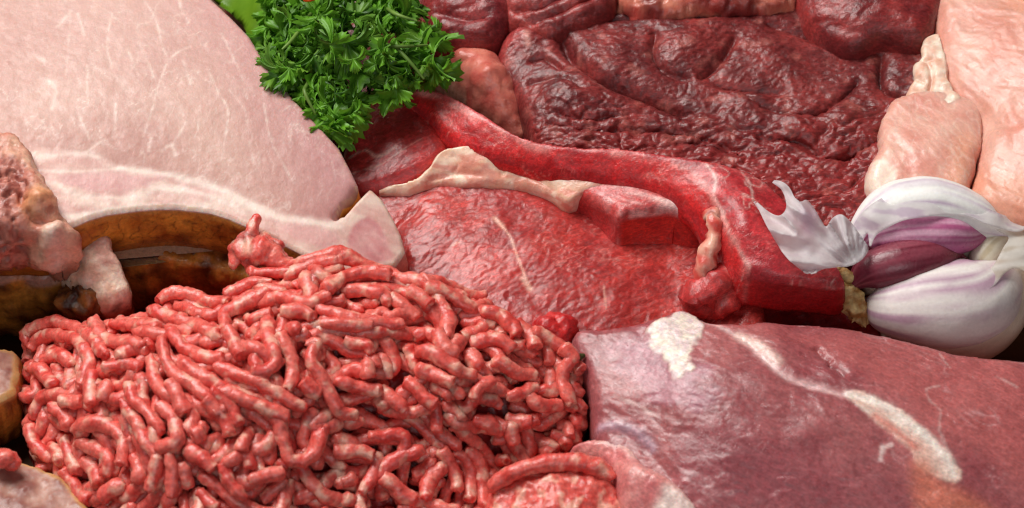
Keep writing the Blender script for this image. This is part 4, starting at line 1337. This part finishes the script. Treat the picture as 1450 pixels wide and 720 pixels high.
sheet([(1091, 256), (1106, 257), (1117, 266), (1125, 280), (1134, 286), (1142, 283), (1152, 294), (1163, 312), (1170, 321), (1180, 308), (1192, 304), (1206, 316), (1220, 336), (1230, 352), (1222, 366), (1206, 376), (1188, 378), (1168, 381), (1146, 388), (1128, 378),
       (1112, 362), (1098, 342), (1085, 318), (1076, 300), (1066, 286), (1060, 278), (1074, 288), (1088, 300), (1102, 306), (1112, 298), (1113, 284), (1106, 268)],
      zz, 'papery_flap', garlic, lambda x, y, V: mix(lin((250, 249, 249)), lin((212, 190, 214)), np.clip(.8 * np.exp(-(((x - 1145) / 12) ** 2 + ((y - 312) / 22) ** 2)) + .35 * ridge(np.stack([np.arctan2(y - 375, x - 1200) * 6, np.hypot(x - 1200, y - 375) / 90, 0 * x], 1), .5, 4) ** 3, 0, 1)))
zz2 = zpts([(1400, 310, 4.2), (1450, 318, 4.1), (1480, 330, 4.0), (1430, 340, 4.1), (1410, 375, 3.9), (1450, 350, 4.3), (1440, 380, 3.8), (1480, 380, 3.7), (1395, 395, 3.75), (1375, 400, 3.8)])
sheet([(1392, 308), (1420, 312), (1455, 314), (1500, 318), (1500, 385), (1462, 388), (1440, 380), (1424, 386), (1408, 404), (1394, 412), (1386, 404), (1396, 388), (1408, 374), (1420, 352), (1428, 336), (1412, 326)],
      zz2, 'stem_skin', garlic, lambda x, y, V: mix(lin((240, 238, 228)), lin((214, 204, 184)), sstep(-.1, .4, noise(V * np.array([1, 3, 1]), .7, 6))))
zz3 = zpts([(1205, 340, 3.9), (1240, 300, 4.75), (1320, 275, 5.0), (1400, 300, 4.6), (1440, 316, 4.2), (1300, 300, 4.9), (1225, 340, 4.1), (1350, 308, 4.7)])
sheet([(1203, 342), (1207, 322), (1222, 300), (1246, 282), (1276, 270), (1312, 266), (1350, 274), (1390, 292), (1430, 308), (1460, 316), (1440, 328), (1400, 318), (1370, 306), (1340, 304), (1310, 307), (1280, 312), (1258, 322), (1240, 334), (1232, 350), (1228, 330), (1218, 346)],
      zz3, 'torn_skin', garlic, lambda x, y, V: mix(lin((240, 238, 236)), lin((206, 188, 208)), .8 * sstep(.02, .35, fbm(turn(V, -10, 5, 1), .3, 3, 8))))

# ------------------------------------------------------------------ mince heap
H = RBF([(25, 530, 1.6), (35, 468, 2.0), (140, 452, 2.9), (240, 425, 3.5), (330, 412, 4.0), (400, 388, 4.4), (480, 370, 4.6), (560, 388, 4.5), (690, 422, 4.0), (760, 470, 3.5), (812, 510, 3.0), (815, 580, 2.3),
         (770, 640, 1.9), (650, 600, 3.0), (600, 560, 3.5), (480, 600, 3.3), (650, 500, 3.9), (400, 500, 4.6), (250, 520, 4.1), (250, 620, 3.6), (120, 560, 3.0), (60, 600, 1.6), (110, 680, 1.4), (250, 740, 2.2), (430, 700, 2.4),
         (560, 660, 2.1), (640, 720, 1.5), (660, 660, 1.6), (400, 620, 3.4)])
HO = [(36, 478), (70, 455), (140, 458), (200, 446), (240, 428), (320, 420), (350, 398), (410, 390), (480, 376), (530, 380), (580, 396), (680, 424), (730, 460), (790, 490), (818, 520), (830, 560), (826, 610), (790, 650), (700, 680), (690, 790), (80, 790), (60, 690), (36, 620), (28, 540)]
S = slab(HO, [(a, b, z - .5) for a, b, z in
              [(25, 530, 1.6), (35, 468, 2.0), (140, 452, 2.9), (240, 425, 3.5), (330, 412, 4.0), (400, 388, 4.4), (480, 370, 4.6), (560, 388, 4.5), (690, 422, 4.0), (760, 470, 3.5), (812, 510, 3.0), (815, 580, 2.3),
               (770, 640, 1.9), (650, 600, 3.0), (600, 560, 3.5), (480, 600, 3.3), (650, 500, 3.9), (400, 500, 4.6), (250, 520, 4.1), (250, 620, 3.6), (120, 560, 3.0), (60, 600, 1.6), (110, 680, 1.4), (250, 740, 2.2), (430, 700, 2.4),
               (560, 660, 2.1), (640, 720, 1.5), (660, 660, 1.6), (400, 620, 3.4)]], zb=.05, r=.5, res=.08, tuck=.1)
MA, MB_, MF = (232, 112, 100), (212, 72, 65), (248, 196, 172)


def mince_col(P, seed, shade=0.0):
    n = fbm(P, .5, 3, seed)
    c = mix(lin(MA), lin(MB_), np.clip(.4 + .9 * n + shade, 0, 1))
    fatm_ = sstep(.16, .5, noise(P, .36, seed + 3) + .4 * noise(P, .14, seed + 4))
    c = c * (1 + .22 * fbm(P, .13, 2, seed + 7))[:, None]
    return mix(c, lin(MF), .62 * fatm_)


S.col = mix(lin((150, 30, 32)), lin((176, 44, 42)), np.clip(.5 + fbm(S.V, .4, 2, 6), 0, 1))  # core darker than the strands: shade of the gaps put into its colour
push(S, .12 * fbm(S.V, .5, 2, 602))
heap = thing('minced_meat', 'big heap of pink red minced meat in curling strands at the lower left', 'minced meat', base_of(S), 'minced meat')
core = S

A3 = lambda p: [(x / 2.25, 400 + y / 2.25) for x, y in p]
A6 = lambda p: [(400 + x / 2, 360 + y / 2) for x, y in p]
HAND = [A3(p) for p in [
    [(75, 205), (90, 160), (150, 135), (220, 150), (290, 190), (345, 245)], [(100, 210), (140, 180), (210, 185), (260, 215), (285, 255), (270, 310), (245, 360)],
    [(140, 260), (190, 240), (240, 280)], [(355, 150), (420, 150), (505, 168)], [(510, 80), (560, 55), (640, 60), (730, 75)], [(480, 98), (560, 125), (640, 150), (700, 190)],
    [(540, 155), (570, 200), (640, 235), (720, 255)], [(520, 205), (530, 260), (570, 320), (640, 360), (690, 400)], [(480, 250), (500, 330), (530, 370), (600, 390), (620, 440), (590, 490)],
    [(300, 290), (290, 370), (310, 430)], [(355, 335), (330, 395)], [(410, 340), (430, 400), (490, 450), (520, 490)], [(500, 410), (545, 430), (565, 500), (560, 540), (500, 552)],
    [(390, 400), (430, 460), (470, 530), (500, 570)], [(245, 490), (310, 470), (370, 480), (400, 530), (390, 610)], [(250, 530), (310, 540), (350, 590), (340, 640)], [(110, 455), (130, 400), (180, 375)],
    [(205, 400), (260, 385)], [(210, 500), (230, 580), (260, 630)], [(270, 570), (310, 610), (320, 680)], [(430, 560), (450, 620), (440, 660)], [(510, 580), (490, 650), (480, 690)], [(545, 570), (550, 650), (550, 720)],
    [(580, 590), (600, 650)], [(590, 545), (650, 580), (690, 630)], [(710, 600), (740, 660), (790, 720)], [(720, 595), (780, 570), (800, 620)], [(800, 450), (785, 520), (775, 560)], [(800, 660), (860, 630), (910, 620)],
    [(570, 270), (640, 310), (700, 340), (790, 370), (870, 430), (900, 500), (930, 590), (1000, 570), (1040, 460)], [(690, 280), (760, 310), (840, 350), (920, 400), (970, 420)], [(690, 360), (760, 390), (840, 420), (930, 460)],
    [(712, 165), (722, 110), (780, 80), (850, 40)], [(730, 170), (750, 220), (780, 262)], [(850, 120), (860, 200), (880, 270), (850, 310), (790, 300)], [(890, 180), (930, 260), (935, 330), (915, 370)],
    [(1010, 235), (1000, 290), (1040, 350), (1060, 420)], [(980, 330), (1010, 385)], [(830, 70), (900, 60), (980, 80), (1060, 50)], [(900, 105), (970, 112), (1000, 130)], [(722, 55), (800, 20), (870, 10)],
    [(660, 400), (720, 460), (740, 520)], [(680, 372), (740, 420), (760, 480)], [(90, 270), (110, 280)], [(120, 300), (170, 340), (175, 370)], [(100, 480), (120, 540), (170, 590)], [(170, 420), (215, 450), (225, 480)],
    [(340, 290), (400, 270), (460, 290)], [(385, 260), (430, 225), (480, 235)], [(300, 150), (340, 200), (420, 215), (470, 240)], [(625, 505), (650, 490)], [(690, 445), (720, 430)], [(940, 185), (975, 175)],
    [(330, 715), (380, 660), (400, 640)], [(590, 430), (560, 370), (530, 340)], [(210, 620), (240, 680), (260, 720)], [(640, 660), (660, 700), (700, 730)], [(160, 520), (190, 560), (200, 610)]]]
HAND += [A6(p) for p in [
    [(0, 62), (60, 40), (130, 30), (185, 30)], [(130, 120), (170, 80), (240, 65), (320, 80)], [(170, 100), (230, 110), (290, 125), (300, 150)], [(20, 30), (100, 20), (200, 15), (300, 40), (340, 70), (410, 100), (450, 150), (470, 210), (460, 260)],
    [(310, 130), (380, 185)], [(365, 125), (425, 170)], [(400, 90), (470, 85), (570, 95)], [(410, 110), (480, 130), (540, 150), (590, 125)], [(100, 160), (170, 190), (240, 205), (345, 212)], [(110, 210), (180, 222), (260, 225)],
    [(380, 290), (430, 300), (490, 340), (560, 378)], [(390, 340), (440, 360), (490, 385)], [(510, 235), (575, 205)], [(540, 250), (600, 260), (655, 290)], [(530, 280), (560, 335)], [(475, 280), (515, 250)], [(610, 320), (660, 350), (715, 350)],
    [(640, 425), (700, 400), (725, 390)], [(560, 170), (620, 190), (670, 255)], [(660, 200), (700, 240), (722, 295)], [(710, 240), (760, 255), (805, 285)], [(795, 285), (820, 315), (790, 350), (800, 400), (825, 455)], [(580, 450), (635, 515)],
    [(540, 480), (590, 500), (625, 530)], [(640, 470), (705, 495)], [(700, 420), (740, 450), (795, 440)], [(640, 500), (658, 555)], [(350, 370), (400, 420), (440, 450)], [(240, 320), (250, 370)], [(280, 380), (310, 430), (350, 465)],
    [(60, 380), (110, 425)], [(72, 265), (100, 270), (80, 320), (110, 370), (140, 430), (170, 470), (230, 470)], [(250, 540), (330, 530), (350, 560), (340, 610)], [(280, 660), (290, 620), (350, 590), (400, 570)],
    [(285, 650), (340, 690), (390, 712)], [(410, 700), (420, 640), (480, 600)], [(450, 560), (480, 620), (500, 700)], [(490, 560), (530, 620), (535, 720)], [(520, 560), (560, 600), (565, 660), (570, 725)], [(240, 600), (270, 590), (260, 640), (220, 695)],
    [(150, 560), (220, 570), (270, 600)], [(150, 370), (200, 390), (275, 412)], [(20, 220), (50, 240)], [(440, 240), (460, 290), (500, 300)], [(600, 380), (560, 400), (540, 430)], [(180, 250), (230, 270), (250, 300)]]]
# height map of what already lies there
GX0, GY0, GS = -17.0, -12.0, .08
GNX, GNY = 270, 170
gxx, gyy = np.meshgrid(GX0 + np.arange(GNX) * GS, GY0 + np.arange(GNY) * GS, indexing='ij')
HM = H(gxx.ravel(), gyy.ravel()).reshape(GNX, GNY) - .55


def hm_at(p):
    i = np.clip(((p[:, 0] - GX0) / GS).astype(int), 0, GNX - 1)
    j = np.clip(((p[:, 1] - GY0) / GS).astype(int), 0, GNY - 1)
    return HM[i, j]


def hm_add(p, r):
    for q in p[::2]:
        i, j = int((q[0] - GX0) / GS), int((q[1] - GY0) / GS)
        k = 3
        if k <= i < GNX - k and k <= j < GNY - k:
            sub = HM[i - k:i + k + 1, j - k:j + k + 1]
            a = np.hypot(*np.meshgrid(np.arange(-k, k + 1) * GS, np.arange(-k, k + 1) * GS, indexing='ij'))
            top_ = q[2] + np.sqrt(np.clip(r * r - a * a, 0, None))
            np.maximum(sub, np.where(a < r, top_, -9), out=sub)


def settle(xy, r, sink):
    """lay a strand over whatever is below it"""
    z = hm_at(xy) + r * sink
    k = max(3, min(9, len(z) // 2 * 2 - 1))
    for _ in range(3):
        zp = np.pad(z, k // 2, mode='edge')
        zs = np.convolve(zp, np.ones(k) / k, 'valid')[:len(z)]
        z = np.maximum(zs, z - .05) if _ < 2 else zs
    return np.c_[xy, z]


segs_p, segs_d = [], []
hand_xy = []
for h in HAND:
    p = np.array(h, float)
    w = on(p[:, 0], p[:, 1], lambda x, y: H(x, y) + .1)
    c_ = catmull(w[:, :2], .12)
    q3 = np.c_[c_, np.full(len(c_), len(hand_xy) * .37)]
    c_ = c_ + .07 * np.stack([noise(q3, .5, 2), noise(q3, .5, 6)], 1)
    hand_xy.append(c_)
    d_ = np.gradient(c_, axis=0)
    segs_p.append(c_)
    segs_d.append(d_ / (np.linalg.norm(d_, axis=1)[:, None] + 1e-9))
segs_p, segs_d = np.vstack(segs_p), np.vstack(segs_d)
hopoly = on(np.array(HO)[:, 0], np.array(HO)[:, 1], H)[:, :2]


def inside(p, poly):
    r = False
    for k in range(len(poly)):
        a, b = poly[k - 1], poly[k]
        if (a[1] > p[1]) != (b[1] > p[1]) and p[0] < (b[0] - a[0]) * (p[1] - a[1]) / (b[1] - a[1]) + a[0]:
            r = not r
    return r


def strand(path, r, seed):
    m = len(path)
    taper = np.ones(m)
    if m > 4:
        taper[0], taper[-1] = random.uniform(.65, 1.0), random.uniform(.6, 1.0)
    rr = r * taper * (1 + .12 * np.array([math.sin(seed * 1.3 + k * .9) for k in range(m)]) * .7)
    s = tube(path, rr, sides=14, step=.07, end=random.uniform(.1, .45), jitter=.2, seed=seed % 97)
    s.col = mince_col(s.V, 610 + seed % 50, random.uniform(-.25, .2))
    endk = 1 + 2.6 * sstep(.14, .0, np.minimum(s.t, 1 - s.t))
    push(s, (.035 * noise(s.V, .24, seed % 31) + .022 * noise(s.V, .11, seed % 37)) * endk)
    return s


fill = []
rnd = random.Random(5)
for k in range(1500):
    best = None
    for _ in range(8):
        p = np.array([rnd.uniform(-16, 2), rnd.uniform(-10, -.5)])
        if not inside(p, hopoly):
            continue
        gap = H(p[0], p[1]) - hm_at(p[None])[0]
        if best is None or gap > best[0]:
            best = (gap, p)
    if best is None:
        continue
    if best[0] < .06:
        continue
    p = best[1]
    pxl = p[0]
    L = rnd.uniform(1.0, 2.4) if pxl > -4 else rnd.uniform(2.2, 5.0)
    pts = [p]
    turnk = rnd.uniform(-.07, .07)
    ang0 = rnd.gauss(0, .35)
    flip = 1
    for s_ in range(int(L / .1)):
        q = pts[-1]
        i = np.argmin((segs_p[:, 0] - q[0]) ** 2 + (segs_p[:, 1] - q[1]) ** 2)
        d_ = segs_d[i]
        a_ = math.atan2(d_[1], d_[0]) + ang0 + turnk * s_
        v_ = np.array([math.cos(a_), math.sin(a_)])
        if len(pts) > 1 and v_ @ (pts[-1] - pts[-2]) < 0:
            v_ = -v_
        pts.append(q + v_ * .1)
    pts = np.array(pts)
    pts = pts[[inside(q, hopoly) for q in pts]]
    if len(pts) < 4:
        continue
    r = rnd.uniform(.18, .215)
    path = settle(pts, r, .5)
    over = path[:, 2] - H(path[:, 0], path[:, 1])
    ok_ = over < .12
    if ok_.mean() < .55 or over.max() > .4:
        a0 = int(np.argmax(ok_))
        b0 = a0
        while b0 < len(ok_) and ok_[b0]:
            b0 += 1
        if b0 - a0 < 7:
            continue
        path = path[a0:b0]
    hm_add(path, r)
    fill.append(strand(path[::2] if len(path) > 8 else path, r, 1000 + k))
strands = []
order = list(range(len(hand_xy)))
for k in order:
    xy = hand_xy[k]
    r = rnd.uniform(.185, .225)
    lim = H(xy[:, 0], xy[:, 1]) + .28
    path = settle(xy, r, .45)
    path[:, 2] = np.minimum(path[:, 2], lim + .15)
    hm_add(path, r)
    strands.append(strand(path[::3] if len(path) > 10 else path[::2] if len(path) > 5 else path, r, k))
o = part('packed_mince', join([core] + fill + strands[100:]), M['mince'], heap, kind='stuff')
for s in strands[:100]:
    part('mince_strand', s, M['mince'], heap)

# small lumps of mince
def lump(cx, cy, z, pieces, name, label, cat, seed, grp=None):
    sh = []
    for pts, r in pieces:
        s = tube(np.vstack([at(x, y, zz_) for x, y, zz_ in pts]), r, sides=18, step=.06, end=.9, jitter=.45, seed=seed)
        s.col = mince_col(s.V, seed + len(sh))
        push(s, .05 * fbm(s.V, .25, 2, seed))
        sh.append(s)
    return single(name, join(sh), M['mince'], label, cat, grp)


lump(370, 355, 4.6, [([(363, 310, 5.05), (358, 326, 4.9), (352, 340, 4.7)], [.14, .2, .28]), ([(332, 376, 4.3), (338, 356, 4.5), (352, 340, 4.7)], [.16, .26, .3]), ([(345, 352, 4.6), (372, 356, 4.6), (402, 374, 4.4)], [.36, .42, .28]),
                     ([(350, 370, 4.4), (362, 388, 4.2)], [.2, .16]), ([(372, 340, 4.6), (392, 352, 4.55)], [.24, .22])],
     'mince_clump', 'small lone clump of minced meat pressed against the orange brown rind', 'minced meat', 620, 'minced meat')
lump(8, 652, 2.2, [([(-8, 655, 2.3), (6, 650, 2.4), (20, 656, 2.2)], [.22, .3, .22])], 'mince_clump', 'tiny red ball of mince on the smoked pork end at the left edge', 'minced meat', 640, 'minced meat')
S = blob(at(786, 468, 2.9)[0], (.62, .55, .5), 3, .25)
S.col = mix(lin((206, 50, 48)), lin((184, 36, 38)), np.clip(.5 + fbm(S.V, .5, 2, 3), 0, 1))
single('beef_scrap', S, M['steak'], 'small smooth bright red scrap of beef between the mince and the lean pork', 'beef')
S = slab([(688, 700), (704, 684), (740, 668), (790, 661), (840, 664), (872, 678), (890, 712), (900, 800), (690, 800)],
         [(688, 712, 1.8), (790, 678, 2.55), (872, 690, 2.3), (890, 780, 1.5), (780, 720, 2.4), (690, 790, 1.3)], zb=.05, r=.4, res=.045, tuck=.1, bulge=.1)
S.col = mince_col(S.V, 651, -.1)
push(S, (.1 * fbm(S.V, .5, 3, 652) + .03 * noise(S.V, .15, 3)) * sstep(0, .2, S.d + S.w))
patty = thing('mince_lump', 'rounded compact lump of minced meat with one strand across it beside the pork end', 'minced meat', base_of(S), 'minced meat')
part('packed_mince', S, M['mince'], patty)
s = strand(np.vstack([at(a, b, z) for a, b, z in [(696, 692, 2.0), (712, 678, 2.3), (740, 664, 2.6), (780, 656, 2.65), (820, 656, 2.65), (850, 664, 2.55), (866, 676, 2.4)]]), .24, 71)
part('mince_strand', s, M['mince'], patty)

# ------------------------------------------------------------------ greens
def leaf_mesh(seed, R):
    rg = random.Random(seed)
    nt_, nr = 72, 7
    amax = math.radians(128)
    ph = [rg.uniform(0, 6.28) for _ in range(4)]
    lob = rg.choice([1.35, 1.5, 1.5])
    rows = []
    for i in range(nr + 1):
        rho = max(i / nr, .03)
        for j in range(nt_ + 1):
            a = (j / nt_ * 2 - 1) * amax
            big_ = abs(math.cos(lob * a))
            tooth = abs(((a * 6.4 + .5) % 1.0) - .5) * 2
            edge = R * (.38 + .62 * big_ ** .9) * (1 - .28 * tooth * (.4 + .6 * big_))
            ang = a * (.55 + .45 * rho)
            r = edge * rho
            z = R * (.30 * rho ** 2 * math.sin(3 * a + ph[0]) + .20 * rho ** 2 * math.sin(8 * a + ph[1]) - .25 * rho ** 2 + .10 * rho * (1 - abs(math.cos(lob * a))) + .09 * rho * math.sin(ph[2] + 5 * rho + 2 * a))
            rows.append((r * math.cos(ang), r * math.sin(ang), z))
    S = Shape()
    S.V = np.array(rows)
    m = nt_ + 1
    i, j = np.meshgrid(np.arange(nr), np.arange(nt_), indexing='ij')
    i, j = i.ravel(), j.ravel()
    S.Q = np.stack([i * m + j, (i + 1) * m + j, (i + 1) * m + j + 1, i * m + j + 1], 1)
    S.caps = []
    return S


VAR = [leaf_mesh(k, 1.0) for k in range(9)]
pb = at(500, 100, 4.8)[0]
pars = thing('parsley_sprig', 'bushy sprig of curly green parsley lying between the pale pork chop and the beef', 'parsley', pb)
M['pale'] = leaf_mat('parsley_pale_leaf', (0.05, 0.16, 0.012), (0.26, 0.5, 0.06))
vmesh = [to_mesh('leaf', s, M['pale' if k % 4 == 3 else 'parsley'], np.zeros(3)) for k, s in enumerate(VAR)]
POUT = [(372, -20), (358, 60), (362, 92), (395, 128), (428, 140), (446, 170), (455, 190), (475, 192), (515, 175), (520, 140), (548, 150), (566, 140), (600, 118), (620, 118), (632, 124), (615, 96), (620, 55), (610, 35), (588, 5), (580, -30)]
rl = random.Random(21)
spots = []
tries = 0
while len(spots) < 170 and tries < 20000:
    tries += 1
    x, y = rl.uniform(352, 648), rl.uniform(-35, 198)
    if not inside((x, y), POUT):
        continue
    if any((x - a) ** 2 + (y - b) ** 2 < 13 ** 2 for a, b, _ in spots):
        if rl.random() < .93:
            continue
    spots.append((x, y, rl.random()))
EDGE = [(368, 70), (375, 95), (400, 118), (425, 132), (447, 160), (465, 182), (490, 182), (508, 168), (512, 150), (550, 140), (568, 132), (590, 118), (615, 112), (622, 88), (625, 60), (618, 42), (600, 15), (366, 40), (380, 110), (440, 145), (480, 190), (540, 128)]
spots = [(x, y, .75) for x, y in EDGE] + spots
hubs = []
leafs = []
cpx = np.array([(420, 60), (470, 140), (500, 60), (560, 90), (560, 20), (610, 70), (440, 10)])
for x, y, u in spots:
    h = cpx[np.argmin(((cpx - (x, y)) ** 2).sum(1))]
    lift = 1 - min(1, math.hypot((x - 490) / 160, (y - 60) / 140))
    z = 4.5 + 1.5 * lift + .9 * u
    if y > 120:
        z -= .3
    dirv = np.array([x - h[0] + rl.gauss(0, 10), -(y - h[1]) + rl.gauss(0, 10), 0.0])
    dirv /= np.linalg.norm(dirv) + 1e-6
    leafs.append((at(x, y, z)[0], dirv, rl.choice([.42, .5, .6, .75, .95])))
leafs.sort(key=lambda t: -t[0][2])
rest = []
for k, (p, d_, sc_) in enumerate(leafs):
    X = Vector((d_[0], d_[1] * .74, -.25 + rl.gauss(0, .25))).normalized()
    up_ = Vector((rl.gauss(0, .35), -.5 + rl.gauss(0, .35), .8)).normalized()
    Y = up_.cross(X).normalized()
    Z = X.cross(Y).normalized()
    R3 = Matrix((X, Y, Z)).transposed()
    p = np.asarray(p) - np.array(X) * sc_ * .5
    if k < 100:
        o = bpy.data.objects.new('leaf', vmesh[k % 9])
        COL.objects.link(o)
        o.parent = pars
        o.matrix_local = Matrix.Translation(Vector(p - pb) * CM) @ (R3 @ Matrix.Scale(sc_, 3)).to_4x4()
    else:
        s = Shape()
        s.V = VAR[k % 9].V @ np.array(R3).T * sc_ + p
        s.Q, s.caps = VAR[k % 9].Q, []
        rest.append(s)
part('leaf_cluster', join(rest), M['parsley'], pars, kind='stuff')
for pts in [[(470, 60, 5.2), (436, 118, 5.6), (432, 132, 5.7), (446, 160, 5.4)], [(500, 20, 5.4), (520, 40, 6.2), (505, 70, 6.0), (480, 110, 5.6)], [(520, 60, 6.0), (560, 66, 6.3), (605, 64, 6.1)], [(560, 66, 6.2), (582, 90, 6.0), (600, 112, 5.7)],
            [(440, 20, 5.6), (415, 55, 6.0), (400, 70, 6.0)], [(540, 5, 5.6), (560, 20, 6.3), (590, 30, 6.2)], [(470, -20, 5.0), (470, 60, 5.2), (520, 60, 5.6)], [(540, 100, 5.4), (552, 120, 5.4), (555, 140, 5.2)]]:
    s = tube(np.vstack([at(a, b, z) for a, b, z in pts]), [.06] * (len(pts) - 1) + [.035], sides=10, step=.08)
    part('stem', s, M['stem'], pars)

# broad leaf far behind, and the carrot scrap
def broad(outline, zc, label, name, cat, mat):
    S = slab(outline, zc, th=.05, r=.02, res=.08, tuck=0)
    push(S, .12 * fbm(S.V, 1.6, 2, 3))
    return single(name, S, M[mat], label, cat)


broad([(255, -60), (300, -2), (330, 22), (352, 48), (372, 66), (395, 60), (400, 20), (395, -60)], [(255, -60, 4.4), (330, 25, 4.2), (375, 64, 4.3), (398, -50, 5.0), (370, 0, 4.9)],
      'smooth yellow green salad leaf between the pale chop and the parsley', 'salad_leaf', 'leaf', 'broad')
M['carrot'] = flesh('carrot', .3, rough=(.35, .5), bump=((.1, .3),), tint=.1)
S = blob(at(437, -2, 6.9)[0], (.18, .13, .1), 4, .3, 16)
S.col = np.tile(lin((235, 96, 22)), (len(S.V), 1))
single('carrot_scrap', S, M['carrot'], 'tiny bright orange scrap lying on the parsley at the top edge', 'carrot')
S = join([tube(np.vstack([at(806, 503, 3.3), at(816, 506, 3.3), at(826, 504, 3.2)]), [.06, .13, .06], sides=10, jitter=.6, seed=2), tube(np.vstack([at(812, 510, 3.2), at(822, 515, 3.1)]), [.08, .05], sides=8, jitter=.6, seed=5)])
S.col = np.tile(lin((70, 74, 30)), (len(S.V), 1))
single('herb_scrap', S, M['root'], 'tiny dark green herb scrap stuck at the left tip of the pork', 'herb')
for o in SC.objects:
    if 'base' in o:
        del o['base']
